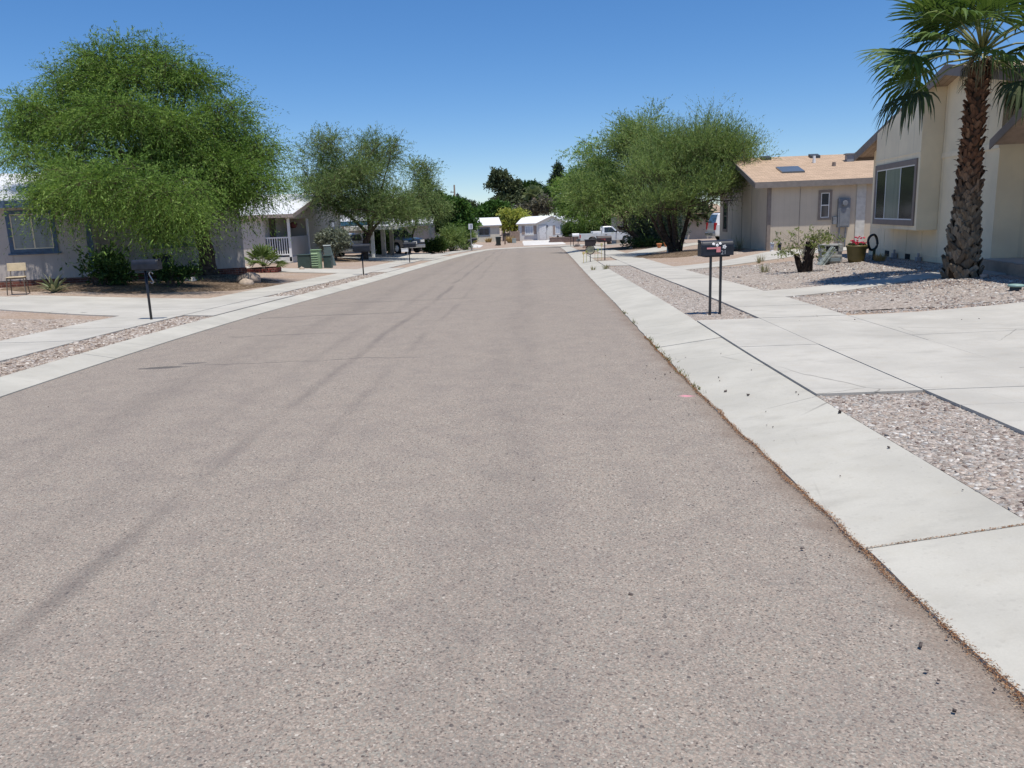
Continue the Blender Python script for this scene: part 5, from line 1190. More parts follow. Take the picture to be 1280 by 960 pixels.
# ---------------------------------------------------------------- blue fascia house with carport further left
def carport_house():
    x, y = -14.5, 60.; h = thing('blue_fascia_house', 'white roofed house with deep blue fascia behind the carport posts', 'house', (x, y, -.75), 0)
    sd = siding('offwhite_siding', (.56, .53, .48), pitch=.3)
    w = MB(); w.box((-4, 2, -.3), (4.2, 2.15, 2.3)); w.box((4.05, 2.15, -.3), (4.2, 10, 2.3)); w.build('wall', sd, h)
    r = MB(); roofslab(r, [(-5, .0, 2.3), (4.5, .0, 2.3), (4.5, 6, 3.3), (-5, 6, 3.3)], .07); roofslab(r, [(-5, 6.002, 3.3), (4.5, 6.002, 3.3), (4.5, 11, 2.3), (-5, 11, 2.3)], .07); r.build('roof', ribroof('white_sheet_roof_far'), h)
    f = MB(); f.box((-5, -.05, 2.1), (4.55, -.001, 2.42)); f.build('fascia', plain('deep_blue', (.05, .16, .26), .6), h)
    gq = MB(); gq.prism([(-1.2, 2.35), (1.3, 2.35), (.05, 3.45)], -.4, 4, 'y'); gq.build('dormer', sd, h)
    gr = MB(); roofslab(gr, [(-1.45, -.6, 2.32), (.05, -.6, 3.52), (.05, 5, 3.52), (-1.45, 5, 2.32)], .06); roofslab(gr, [(.052, -.6, 3.52), (1.55, -.6, 2.32), (1.55, 5, 2.32), (.052, 5, 3.52)], .06); gr.build('dormer_roof', plain('dormer_blue_grey', (.30, .36, .40), .6), h)
    grey = glass('grey_pane_far', (.14, .16, .18), .15); M = Matrix.Translation((0, 2, 0)); window(h, .4, 1.9, .8, 1.9, M, .1, BLUE, WHITE_FR, ((0, .5), (.5, 1)), [grey, grey])
    # the free standing carport
    c = thing('carport', 'white flat roofed carport on pale posts over the dark vehicle', 'carport', (-8.26, 50., g(-8.26, 50)), 0)
    rf = MB(); rf.box((-1.6, -.4, 1.78), (1.7, 8.5, 1.92)); rf.build('carport_roof', ribroof('carport_white'), c)
    b = MB(); b.box((-1.6, -.46, 1.68), (1.7, -.401, 1.9)); b.build('beam', WHITE_FR, c)
    for (px, py, s, mt) in ((0., 0., .10, WHITE_FR), (.30, 2.4, .13, plain('post_grey', (.36, .34, .31), .7)), (.55, 4.4, .12, plain('post_brown', (.2, .18, .16), .7))):
        q = MB(); q.box((px - s, py - s, -.1), (px + s, py + s, 1.78)); q.build('post', mt, c)
carport_house()
def grey_house():
    h = thing('grey_house', 'plain grey walled house with white roof beyond the dark vehicle', 'house', (-9.6, 70., -1.1), 0)
    w = MB(); w.box((-6, 0, -.3), (2.9, .15, 2.3)); w.box((2.75, .15, -.3), (2.9, 9, 2.3)); w.build('wall', siding('grey_siding', (.33, .32, .31), pitch=.3), h)
    r = MB(); roofslab(r, [(-6.4, -.5, 2.3), (3.3, -.5, 2.3), (3.3, 4.5, 3.1), (-6.4, 4.5, 3.1)], .07); roofslab(r, [(-6.4, 4.502, 3.1), (3.3, 4.502, 3.1), (3.3, 9.5, 2.3), (-6.4, 9.5, 2.3)], .07); r.build('roof', ribroof('white_sheet_roof_b'), h)
    f = MB(); f.box((-6.4, -.54, 2.2), (3.33, -.501, 2.38)); f.build('fascia', plain('slate_fascia', (.16, .19, .22), .6), h)
grey_house()

# ---------------------------------------------------------------- houses at the end of the street
def cream_far():
    h = thing('cream_house', 'small cream house with white roof left of the wheelie bin', 'house', (-1.0, 115.6, -1.85), R_(5.7)); sd = siding('cream_far_siding', (.60, .56, .46), pitch=.3, stain=.08)
    W = 9.; e = 2.28; w = MB(); w.box((-W, 0, -.2), (0, .15, e)); w.prism([(.15, -.2), (8, -.2), (8, e), (4, e + .95), (.15, e)], -.15, 0, 'x'); w.build('wall', sd, h)
    r = MB(); roofslab(r, [(-W - .3, -.25, e - .02), (.3, -.25, e - .02), (.3, 4, e + 1.03), (-W - .3, 4, e + 1.03)], .07); roofslab(r, [(-W - .3, 4.002, e + 1.03), (.3, 4.002, e + 1.03), (.3, 8.4, e), (-W - .3, 8.4, e)], .07); r.build('roof', ribroof('white_roof_far', (.76, .77, .78)), h)
    f = MB(); f.box((-W - .3, -.28, e - .16), (.32, -.251, e + .02))
    f.add([(.301, -.28, e - .16), (.301, 4, e + .9), (.301, 4, e + 1.1), (.301, -.28, e + .04), (.33, -.28, e - .16), (.33, 4, e + .9), (.33, 4, e + 1.1), (.33, -.28, e + .04)], [(0, 3, 2, 1), (4, 5, 6, 7), (0, 1, 5, 4), (3, 7, 6, 2), (0, 4, 7, 3), (1, 2, 6, 5)])
    f.build('fascia', plain('grey_brown_fascia', (.28, .25, .23), .7), h)
    window(h, -2.95, -1.5, .95, 1.9, None, .16, plain('slate_shutter', (.15, .18, .22), .7), plain('slate_shutter', (.15, .18, .22), .7), ((0, .5), (.5, 1)), None)
    q = MB(); q.box((.0, 1.2, .8), (.03, 2.2, 1.9)); q.build('side_window', BLIND_GLASS, h)
cream_far()
def white_far():
    A = Vector((1.9, 117.)); d = Vector((7.5, 115.5)) - A; rz = math.atan2(d.y, d.x); zb = -1.88
    h = thing('white_house', 'white gabled house with pale front door facing down the street', 'house', (A.x, A.y, zb), rz); sd = siding('white_siding', (.68, .68, .66), pitch=.3, stain=.05)
    e = 2.32; w = MB(); w.box((-.2, 0, -.3), (2.7, .15, e)); w.prism([(2.7, -.3), (6.75, -.3), (6.75, e), (4.87, e + .92), (2.7, e)], -.5, -.35, 'y'); w.box((2.7, -.35, -.3), (2.85, .0, e)); w.box((6.6, -.35, -.3), (6.75, 8, e)); w.box((6.75, 1., -.3), (16, 1.15, e)); w.box((-.2, .15, -.3), (-.05, 8, e)); w.build('wall', sd, h)
    r = MB(); R1 = ribroof('white_roof_main', (.78, .79, .80))
    roofslab(r, [(-.5, -.2, e), (5., -.2, e), (5., 4, e + .98), (-.5, 4, e + .98)], .07); roofslab(r, [(-.5, 4.002, e + .98), (16, 4.002, e + .98), (16, 8.4, e), (-.5, 8.4, e)], .07); roofslab(r, [(5.002, .6, e + .1), (16, .6, e + .1), (16, 4, e + .98), (5.002, 4, e + .98)], .07)
    roofslab(r, [(2.35, -.72, e - .1), (4.87, -.72, e + .98), (4.87, 2, e + .98), (2.35, 2, e - .1)], .07); roofslab(r, [(4.872, -.72, e + .98), (7.1, -.72, e - .1), (7.1, 2, e - .1), (4.872, 2, e + .98)], .07)
    r.build('roof', R1, h)
    f = MB()
    for s0, z0, s1, z1 in ((2.3, e - .13, 4.871, e + .975), (4.872, e + .975, 7.15, e - .13)):
        f.add([(s0, -.76, z0 - .08), (s1, -.76, z1 - .08), (s1, -.76, z1 + .09), (s0, -.76, z0 + .09), (s0, -.722, z0 - .08), (s1, -.722, z1 - .08), (s1, -.722, z1 + .09), (s0, -.722, z0 + .09)], [(0, 1, 2, 3), (7, 6, 5, 4), (0, 4, 5, 1), (3, 2, 6, 7), (0, 3, 7, 4), (1, 5, 6, 2)])
    f.box((-.5, -.24, e - .12), (2.34, -.201, e + .06)); f.build('fascia', plain('light_brown_fascia', (.42, .37, .33), .7), h)
    pale = glass('pale_blue_pane', (.40, .45, .52), .2); brown = plain('brown_shutter', (.34, .27, .23), .8)
    window(h, .82, 1.92, .92, 2.0, None, .06, WHITE_FR, WHITE_FR, ((0, .33), (.33, .66), (.66, 1)), [pale, pale, pale])
    for s in (.30, 2.02):
        q = MB(); q.box((s, -.04, .88), (s + .42, 0, 2.05)); q.build('shutter', brown, h)
    q = MB(); q.box((.7, -.12, .72), (2.1, -.002, .80)); q.build('window_ledge', WHITE_FR, h)
    M = Matrix.Translation((0, -.5, 0)); window(h, 5.35, 5.95, .85, 1.9, M, .05, WHITE_FR, WHITE_FR, ((0, .5), (.5, 1)), [pale, pale])
    q = MB(); q.box((4.95, -.54, .72), (5.27, -.501, 2.02)); q.build('shutter', brown, h)
    q = MB(); q.box((6.02, -.53, .72), (6.5, -.501, 2.02)); q.build('dark_shutter', plain('slate_shutter', (.15, .18, .22), .7), h)
    dm = MB(); dm.box((2.88, -.56, .0), (4.06, -.501, 2.14)); dd = dm.build('door', plain('door_frame_grey', (.42, .42, .42), .6), h)
    q = MB(); q.box((2.98, -.58, .06), (3.96, -.561, 2.06)); q.build('door_leaf', plain('door_white', (.66, .66, .66), .5), dd); q = MB(); q.box((3.84, -.61, .95), (3.9, -.58, 1.05)); q.build('handle', TAUPE, dd)
    q = MB(); q.box((4.05, -.58, 1.75), (4.2, -.501, 2.05)); q.build('porch_lamp', plain('lamp_dark', (.04, .04, .045)), h)
white_far()
def hidden_house():
    h = thing('pale_house', 'pale house glimpsed between the round bushes behind the silver pickup', 'house', (11.2, 112., -1.85), R_(-8))
    w = MB(); w.box((-.5, 0, -.3), (9, .15, 2.4)); w.build('wall', siding('pale_far_siding', (.58, .58, .57), pitch=.3), h); r = MB(); roofslab(r, [(-1, -.5, 2.4), (9.5, -.5, 2.4), (9.5, 4, 3.3), (-1, 4, 3.3)], .07); r.build('roof', ribroof('white_roof_c'), h)
    window(h, 1.4, 3., .8, 1.9, None, .12, WHITE_FR, WHITE_FR, ((0, .5), (.5, 1)), None)
hidden_house()
def beige_house():
    h = thing('beige_house', 'beige walled house behind the leaning trunk and the oleander', 'house', (12.0, 84.5, -1.3), R_(-4)); sd = siding('beige_far_siding', (.42, .37, .31), pitch=.3)
    w = MB(); w.box((-.6, 0, -.6), (10, .15, 2.5)); w.box((-.6, .15, -.6), (-.45, 9, 2.5)); w.build('wall', sd, h); r = MB(); roofslab(r, [(-1.1, -.5, 2.5), (10.5, -.5, 2.5), (10.5, 4.5, 3.4), (-1.1, 4.5, 3.4)], .08); roofslab(r, [(-1.1, 4.502, 3.4), (10.5, 4.502, 3.4), (10.5, 9.5, 2.5), (-1.1, 9.5, 2.5)], .08); r.build('roof', shingle('far_shingle', (.4, .3, .22)), h)
    for s in (1.2, 2.0):
        q = MB(); q.box((s, -.5, -.6), (s + .16, -.34, 2.5)); q.build('post', WHITE_FR, h)
beige_house()
# ================================================================== small things
BLACK = plain('black_metal', (.022, .024, .030), .38, .2, .25, 9, 0, .5)
def mailbox(name, label, x, y, rz, col, h=1.1, posts=((0, 0),), L=.50, W=.17, Hh=.22, flag=None, flag_side=-1, flag_up=False, ornament=False, stickers=False, post_r=.022, square=False, pmat=None, base=False, group='mailboxes along the street', digits=None, newspaper=False):
    """local x points from the street to the yard; the door is at the street end"""
    t = thing(name, label, 'mailbox', (x, y, g(x, y)), rz, group)
    zb = h - Hh; a = W / 2; n = 10
    prof = [(-a, zb), (a, zb), (a, zb + Hh - a)] + [(a * math.cos(math.pi * k / n), zb + Hh - a + a * math.sin(math.pi * k / n)) for k in range(1, n)] + [(-a, zb + Hh - a)]
    b = MB(); b.prism(prof, -L / 2 + .012, L / 2, 'x'); b.box((-L / 2 + .05, -a + .015, zb - .02), (L / 2 - .05, a - .015, zb)); b.build('box', col, t, .006)
    d = MB(); k = 1.06; zc = zb + Hh * .5; d.prism([(p[0] * k, zc + (p[1] - zc) * 1.05) for p in prof], -L / 2 - .012, -L / 2 + .012, 'x'); dd = d.build('door', col, t, .004)
    q = MB(); q.box((-L / 2 - .035, -.02, zb + Hh - .03), (-L / 2 - .012, .02, zb + Hh + .012)); q.build('latch', col, dd)
    for (px, py) in posts:
        p = MB()
        if square: p.box((px - post_r, py - post_r, -.05), (px + post_r, py + post_r, zb - .015))
        else: p.tube([(px, py, -.05), (px, py, zb - .015)], post_r, 10)
        p.build('post', pmat or BLACK, t, 0, not square)
    if base:
        p = MB(); p.box((-.13, -.05, -.02), (.16, .05, .022)); p.build('foot', BLACK, t, .006)
    if flag:
        s = flag_side; f = MB(); y0 = s * (a + .004)
        if flag_up: f.box((.0, min(y0, y0 + s * .006), zb + .08), (.02, max(y0, y0 + s * .006), zb + .28)); f.box((-.06, min(y0, y0 + s * .006), zb + .28), (.02, max(y0, y0 + s * .006), zb + .34))
        else:
            f.box((-.17, min(y0, y0 + s * .008), zb + .098), (-.01, max(y0, y0 + s * .008), zb + .122)); f.box((-.03, min(y0 + s * .008, y0 + s * .014), zb + .05), (.035, max(y0 + s * .008, y0 + s * .014), zb + .13))
        f.build('flag', flag, t, .002)
    if ornament:
        o = MB(); pts = [(-.04, -.05, zb - .08 - .07 + .05 * math.sin(w)) if 0 else (-.05 + .035 * math.cos(w), -.03, zb - .085 + .035 * math.sin(w)) for w in np.linspace(math.pi, -.6, 9)] + [(-.07, -.03, zb - .20), (-.085, -.03, zb - .235), (-.055, -.03, zb - .25), (-.02, -.03, zb - .235)]
        o.tube(pts, .010, 6); o.build('number', plain('grey_steel', (.45, .45, .46), .35, .6), t, 0, True)
    if stickers:
        wm = plain('sticker_white', (.72, .70, .68), .5); s = flag_side
        def onside(sx, sz):   # a point on the arched side
            if sz <= Hh - a: return (sx, s * (a + .002), zb + sz), 0.
            w = min(1.2, (sz - (Hh - a)) / a); return (sx, s * (a * math.cos(w) + .002), zb + Hh - a + a * math.sin(w)), w
        for i, (sx, sz, r) in enumerate(((-.065, .175, .020), (-.013, .155, .021), (.035, .18, .019), (.095, .128, .028))):
            (cx, cy, cz), w = onside(sx, sz); nrm = Vector((0, s * math.cos(w), math.sin(w))); e1 = Vector((1, 0, 0)); e2 = nrm.cross(e1); q = MB()
            vs = [Vector((cx, cy, cz)) + nrm * .003]
            for m_ in range(30):
                an = 2 * math.pi * m_ / 30; rr_ = r * (1 + .22 * math.cos(5 * an)); vs.append(Vector((cx, cy, cz)) + nrm * .002 + e1 * rr_ * math.cos(an) + e2 * rr_ * math.sin(an))
            q.add(vs, [(0, 1 + m_, 1 + (m_ + 1) % 30) for m_ in range(30)]); q.build('flower_sticker', wm, t)
            q = MB(); q.blob(Vector((cx, cy, cz)) + nrm * .003, r * .3, i, 1, .8, None, 0); q.build('sticker_centre', plain('sticker_grey', (.25, .25, .28), .5), t)
    if digits:
        c = bpy.data.curves.new('number', 'FONT'); c.body = digits; c.size = .085; c.extrude = .001; c.align_x = 'CENTER'
        c.materials.append(plain('digit_grey', (.33, .35, .38), .5)); o_ = bpy.data.objects.new('number_text', c); COL.objects.link(o_); me_ = bpy.data.meshes.new_from_object(o_.evaluated_get(bpy.context.evaluated_depsgraph_get())); COL.objects.unlink(o_); o = bpy.data.objects.new('number', me_); COL.objects.link(o); o.parent = t
        o.location = (.085, -a - .003, zb + .018); o.rotation_euler = (R_(90), 0, 0)
    return t
NAVY = plain('black_enamel', (.014, .017, .026), .42, 0., .35, 7, 0, .35)
PINK = plain('faded_red', (.62, .22, .23), .6)
mailbox('mailbox', 'black mailbox with faded red flag and white flower stickers on two posts', 3.12, 12.10, R_(3), NAVY, 1.12, ((-.085, -.02), (.082, .02)), .48, .19, .225, PINK, -1, stickers=True, post_r=.016, square=True, digits='21')
p_ = mailbox('mailbox', 'near left black mailbox on one post with a metal digit below', -6.40, 14.34, R_(180 - 4), NAVY, 1.10, ((.03, 0),), .47, .165, .175, None, 1, ornament=True, post_r=.022, base=True)
mailbox('mailbox', 'black mailbox on a thin post in front of the forked tree trunk', -5.33, 29.74, R_(178), NAVY, 1.14, ((0, 0),), .62, .24, .27, None, post_r=.024)
mailbox('mailbox', 'dark mailbox with a white paper holder beneath in front of the low bush', -4.88, 40.72, R_(178), NAVY, 1.05, ((.05, 0),), .6, .24, .24, None, post_r=.024)
mailbox('mailbox', 'low black mailbox left of the taller one beside the white road sign', -3.29, 73.15, R_(180), BLACK, 1.0, ((-.05, 0),), .5, .24, .22, None, post_r=.05)
mailbox('mailbox', 'taller black mailbox on pale post beside the white road sign', -2.93, 72.18, R_(180), BLACK, 1.14, ((.22, 0),), .5, .24, .24, None, post_r=.055, pmat=plain('post_pale', (.4, .37, .33), .8))
mailbox('mailbox', 'wide dark brown mailbox beside the pale round garden ornament', 4.21, 35.17, R_(2), plain('dark_brown_metal', (.03, .02, .022), .5, .1), 1.05, ((0.02, 0),), .62, .24, .24, plain('dull_red', (.25, .05, .05), .6), -1, post_r=.022)
mailbox('mailbox', 'white mailbox on two thin posts behind the silver pickup tail', 6.45, 76.2, R_(2), plain('white_enamel', (.75, .75, .76), .35), 1.2, ((-.22, 0), (.22, 0)), .62, .26, .26, None, post_r=.03)
# white paper holder below the third left mailbox
q = MB(); q.box((-.28, -.09, 0), (.06, .09, .15)); q.box((-.30, -.10, .15), (.07, .10, .165)); q.tube([(.02, 0, -.6), (.02, 0, 0)], .012, 6)
tag(q.build('paper_holder', WHITE_FR, None, .004, loc=(-5.02, 40.66, g(-5.02, 40.66) + .58)), 'white paper box fixed under the dark mailbox before the low bush', 'paper box')
# small white post box arm left of the white mailbox
t = thing('garden_light', 'thin dark stake lamp left of the white mailbox', 'lamp', (6.0, 76.6, g(6.0, 76.6))); q = MB(); q.tube([(0, 0, -.05), (0, 0, 1.05)], .025, 6); q.build('stake', BLACK, t); q = MB(); q.lathe([(.05, 1.0), (.22, 1.06), (.05, 1.14)], 10); q.build('lamp_head', BLACK, t)

# ---- garden ornament and stakes by the brown mailbox
def ornaments():
    x, y = 3.55, 34.7; z = g(x, y); t = thing('garden_ornament', 'pale round stone disc held in a dark wire stand by the brown mailbox', 'ornament', (x, y, z))
    q = MB(); q.tube([(0, -.03, .52), (0, .03, .52)], [.165, .165], 20); q.build('disc', plain('disc_stone', (.42, .40, .27), .9, 0, .35, 14), t, .01)
    q = MB(); q.tube([(.19 * math.cos(w), 0, .52 + .19 * math.sin(w)) for w in np.linspace(0, 2 * math.pi, 25)], .018, 6, False); q.tube([(0, 0, -.05), (0, 0, .34)], .018, 6); q.build('stand', BLACK, t, 0, True)
    q = MB(); q.box((-.22, -.1, .68), (.22, .1, .92)); q.box((-.24, -.12, .92), (.24, .12, .96)); q.build('top_box', plain('dark_brown_metal', (.03, .02, .022), .5, .1), t, .012)
    cols = [(.55, .42, .05), (.35, .38, .12), (.55, .5, .3), (.30, .35, .1), (.5, .45, .12)]
    labs = ('leftmost pale wire flower stake by the brown mailbox', 'second pale wire flower stake from the left below the round ornament', 'third wire flower stake directly right of the round ornament', 'fourth wire flower stake left of the brown mailbox post', 'yellow topped flower stake nearest the brown mailbox post')
    for i, dx in enumerate((-.30, -.17, .2, .33, .5)):
        xx, yy = x + dx, y - .1 + .05 * i; s = thing('flower_stake', labs[i], 'garden stake', (xx, yy, g(xx, yy)), 0, 'flower stakes in the kerb bed'); hh = .42 + (.28 if i == 4 else .05 * (i % 2))
        m = plain('stake_%d' % i, cols[i], .6)
        q = MB(); q.tube([(0, 0, -.05), (0, 0, hh)], .010, 5); q.build('stalk', m, s)
        q = MB()
        for k in range(5): w = 2 * math.pi * k / 5; q.blob((.035 * math.cos(w), 0, hh + .035 * math.sin(w)), .024, k, 1, 1, None, .05)
        q.build('flower', m, s)
ornaments()
# red brown block by the kerb
q = MB(); q.box((-.28, -.12, 0), (.28, .12, .16)); q.box((-.27, -.11, .16), (.1, .11, .2)); tag(q.build('stone_block', brickmat('block_stone', (.42, .30, .24)), None, .01, loc=(6.1, 62.5, g(6.1, 62.5))), 'flat reddish stone block beside the far right kerb', 'stone')
q = MB(); q.blob((0, 0, .1), .28, 9, 2, .7); tag(q.build('boulder', plain('far_boulder', (.2, .17, .15), .9), None, 0, True, loc=(6.35, 73.6, g(6.35, 73.6))), 'dark stone at the foot of the white mailbox posts', 'stone')

# ---- flower pot, hose ring, weathered crate
def yard():
    x, y = 9.72, 22.5; z = g(x, y); t = thing('flower_pot', 'large olive plastic pot of red flowers by the cream house corner', 'flower pot', (x, y, z))
    q = MB(); q.lathe([(.20, 0), (.225, .1), (.265, .40), (.285, .43), (.285, .47), (.26, .47), (.25, .42), (.02, .42)], 24); q.build('pot', plain('olive_plastic', (.12, .095, .028), .5), t, 0, True)
    rr = random.Random(5); q = MB()
    for i in range(60): a = rr.uniform(0, 6.28); r = .23 * math.sqrt(rr.random()); q.blob((r * math.cos(a), r * math.sin(a), .45 + rr.uniform(0, .08)), rr.uniform(.018, .04), i, 1, .6)
    q.build('leaves', LEAF_SHRUB, t)
    q = MB()
    for i in range(46):
        a = rr.uniform(0, 6.28); r = .2 * math.sqrt(rr.random()); cx = -.08 if i < 26 else .12
        q.blob((cx + r * .55 * math.cos(a), r * .5 * math.sin(a) - .05, .50 + rr.uniform(0, .11 if i < 26 else .05) + (.14 if i % 9 == 0 else 0)), rr.uniform(.02, .038), i, 1, .7)
    q.build('blossoms', plain('crimson_petal', (.55, .02, .06), .5, 0, .35, 40), t)
    x, y = 10.25, 22.7; z = g(x, y); h = thing('garden_hose', 'coiled dark garden hose looped upright beside the red flower pot', 'hose', (x, y, z))
    q = MB(); q.tube([(.13 * math.cos(w), .02 * math.sin(3 * w), .50 + .21 * math.sin(w)) for w in np.linspace(0, 2 * math.pi, 28)], .034, 8, False); q.build('coil', plain('hose_black', (.018, .02, .02), .5), h, 0, True)
    q = MB(); q.tube([(.05, 0, -.03), (.06, .01, .3), (.05, .01, .34)], .04, 8); q.tube([(-.12, .05, .33), (-.16, .04, .40), (-.22, .05, .33), (-.2, .05, .1)], .035, 7); q.build('stand', plain('hose_green', (.02, .07, .05), .5), h, 0, True)
    x, y = 9.15, 22.9; z = g(x, y); c = thing('weathered_crate', 'weathered grey plastic crate standing on end left of the flower pot', 'crate', (x, y, z), R_(-6)); m = plain('weathered_grey', (.36, .36, .34), .8, 0, .25, 9)
    q = MB(); q.box((-.28, -.15, .05), (.28, .18, .34)); q.box((-.30, -.17, .34), (-.17, .18, .50)); q.box((.17, -.17, .34), (.30, .18, .50)); q.box((-.30, -.17, .50), (.30, .18, .55)); q.box((-.17, .1, .34), (.17, .18, .5)); q.box((-.26, -.12, .0), (.26, .16, .05)); q.box((-.28, -.165, .18), (.28, -.15, .24))
    q.build('crate_body', m, c, .02)
    q = MB(); q.box((-.24, -.168, .07), (.24, -.151, .17)); q.build('panel', plain('crate_blue_grey', (.20, .25, .28), .7), c, .01)
    x, y = 8.75, 22.7; z = g(x, y); p = thing('stone_slab', 'mottled grey green slab leaning against the weathered crate', 'slab', (x, y, z), R_(-10))
    Mx = Matrix.Rotation(R_(36), 4, 'Y'); q = MB(); q.box((-.03, -.22, 0), (.04, .16, .62), Mx); q.box((.05, -.26, .0), (.09, -.2, .60), Mx); q.build('slab_body', plain('mottled_slab', (.27, .30, .27), .9, 0, .5, 11), p, .012)
    x, y = 8.18, 12.9; z = g(x, y); v = thing('irrigation_valve', 'round pale green irrigation cover standing proud of the gravel', 'valve cover', (x, y, z))
    q = MB(); q.lathe([(.085, -.05), (.085, .075), (.07, .08)], 20); q.build('riser', plain('dark_plastic', (.04, .045, .045), .6), v, 0, True); q = MB(); q.lathe([(.112, .072), (.118, .085), (.112, .108), (.05, .116), (.01, .117)], 24); q.build('lid', plain('faded_green', (.25, .38, .34), .5), v, 0, True)
    q = MB(); q.blob((0, 0, .03), .075, 4, 2, .75); tag(q.build('stone', plain('pink_stone', (.42, .32, .26), .9), None, 0, True, loc=(9.0, 15.18, g(9.0, 15.18))), 'rounded pinkish stone at the foot of the palm trunk', 'stone')
    for i, (x, y, lab) in enumerate(((9.19, 49.0, 'nearer orange clay pot beside the shared driveway'), (9.81, 49.96, 'further orange clay pot beside the shared driveway'))):
        t = thing('clay_pot', lab, 'flower pot', (x, y, g(x, y) + .03), 0, 'orange clay pots'); q = MB(); q.lathe([(.10, 0), (.145, .20), (.165, .205), (.168, .27), (.15, .27), (.14, .22), (.02, .21)], 18); q.build('pot', plain('terracotta', (.52, .19, .075), .8, 0, .15), t, 0, True)
        q = MB(); q.tube([(0, 0, .15), (0, 0, .215)], .138, 14); q.build('soil', BARK, t)
yard()

# ---- utility pedestals
def pedestal(label, x, y, w, d, h, col, louvers=0, slant=0., cap=True, rz=0., name='utility_pedestal', group='utility pedestals'):
    t = thing(name, label, 'utility box', (x, y, g(x, y)), rz, group); m = col
    q = MB(); k = 1 - slant * .6
    q.add([(-w / 2, -d / 2, -.05), (w / 2, -d / 2, -.05), (w / 2, d / 2, -.05), (-w / 2, d / 2, -.05), (-w / 2 * k - slant * .25, -d / 2 * k, h), (w / 2 * k - slant * .25, -d / 2 * k, h), (w / 2 * k - slant * .25, d / 2 * k, h), (-w / 2 * k - slant * .25, d / 2 * k, h)],
          [(0, 3, 2, 1), (4, 5, 6, 7), (0, 1, 5, 4), (1, 2, 6, 5), (2, 3, 7, 6), (3, 0, 4, 7)])
    q.build('cabinet', m, t, .015)
    if cap:
        q = MB(); x0 = -slant * .25; q.box((x0 - w / 2 * k - .02, -d / 2 * k - .02, h + .002), (x0 + w / 2 * k + .02, d / 2 * k + .02, h + .05)); q.build('lid', m if not slant else plain('pale_cap', (.5, .55, .52), .5), t, .015)
    for i in range(louvers):
        z = h * (.16 + .78 * i / louvers); q = MB(); q.add([(-w / 2 + .02, -d / 2 - .045, z), (w / 2 - .09, -d / 2 - .045, z), (w / 2 - .09, -d / 2 - .002, z + .05), (-w / 2 + .02, -d / 2 - .002, z + .05), (-w / 2 + .02, -d / 2 - .002, z - .01), (w / 2 - .09, -d / 2 - .002, z - .01)], [(0, 1, 2, 3), (0, 4, 5, 1), (0, 3, 4), (1, 5, 2)]); q.build('louver', m, t)
    return t
GRN = plain('utility_green', (.045, .075, .068), .5, 0, .12); GRN2 = plain('utility_light_green', (.20, .30, .17), .55, 0, .1); GRN3 = plain('utility_grey_green', (.10, .135, .13), .55, 0, .1); GRN4 = plain('utility_pale_green', (.28, .33, .27), .6, 0, .1)
pedestal('low dark green utility box left of the louvered one', -9.0, 36.0, .56, .5, .55, GRN)
pedestal('light green louvered utility pedestal in front of the porch house', -8.42, 35.7, .40, .36, .78, GRN2, 6)
pedestal('small dark green utility box right of the louvered one', -8.05, 36.3, .34, .34, .52, GRN)
pedestal('tall grey green tapered utility marker beside the sage bush', -8.42, 38.6, .44, .34, .92, GRN3, 0, .55)
pedestal('left pale green utility box under the multi trunk tree', 8.45, 42.0, .28, .3, .45, GRN4, rz=.2, group='pale pedestals')
pedestal('middle tall pale green utility pedestal under the multi trunk tree', 8.72, 42.4, .14, .16, .62, GRN4, group='pale pedestals')
pedestal('right pale green utility box under the multi trunk tree', 8.98, 42.5, .18, .24, .44, GRN4, group='pale pedestals')

# ---- brick ring round the young palm
def brick_ring():
    x, y = -9.75, 32.3; t = thing('brick_ring', 'low ring of red bricks around the young fan palm', 'planter', (x, y, g(x, y))); m = brickmat('ring_brick', (.22, .055, .045)); rr = random.Random(3)
    for lv in range(2):
        q = MB(); n = 17
        for k in range(n):
            M = Matrix.Rotation(2 * math.pi * (k + .5 * lv) / n, 4, 'Z') @ Matrix.Translation((.62 + rr.uniform(-.01, .01), 0, 0)) @ Matrix.Rotation(rr.uniform(-.06, .06), 4, 'Z'); q.box((-.05, -.10, .0 + .085 * lv), (.05, .10, .08 + .085 * lv), M)
        q.build('brick_course', m, t, .004)
    q = MB(); q.tube([(0, 0, -.02), (0, 0, .10)], .57, 24); q.build('soil', LITTER, t)
brick_ring()
for i, (x, y, r, lab) in enumerate(((-8.75, 34.3, .12, 'small pale stone right of the young palm near the porch house'), (-10.9, 33.9, .13, 'white stone by the crawl vent of the porch house'), (-8.1, 25.2, .35, 'rounded tan boulder in the shade right of the big trunk'), (-7.9, 24.3, .22, 'smaller tan boulder nearest the shaded walk'), (-9.8, 24.9, .2, 'stone in front of the big tree trunk'), (7.9, 51.9, .16, 'pale stone at the edge of the bed under the leaning trunk'))):
    q = MB(); q.blob((0, 0, r * .35), r, 20 + i, 2, .75, None, .16); tag(q.build('garden_stone', plain('stone_%d' % (i % 3), [(.40, .32, .25), (.5, .47, .42), (.3, .24, .19)][i % 3], .9, 0, .2, 12), None, 0, True, loc=(x, y, g(x, y))), lab, 'stone')

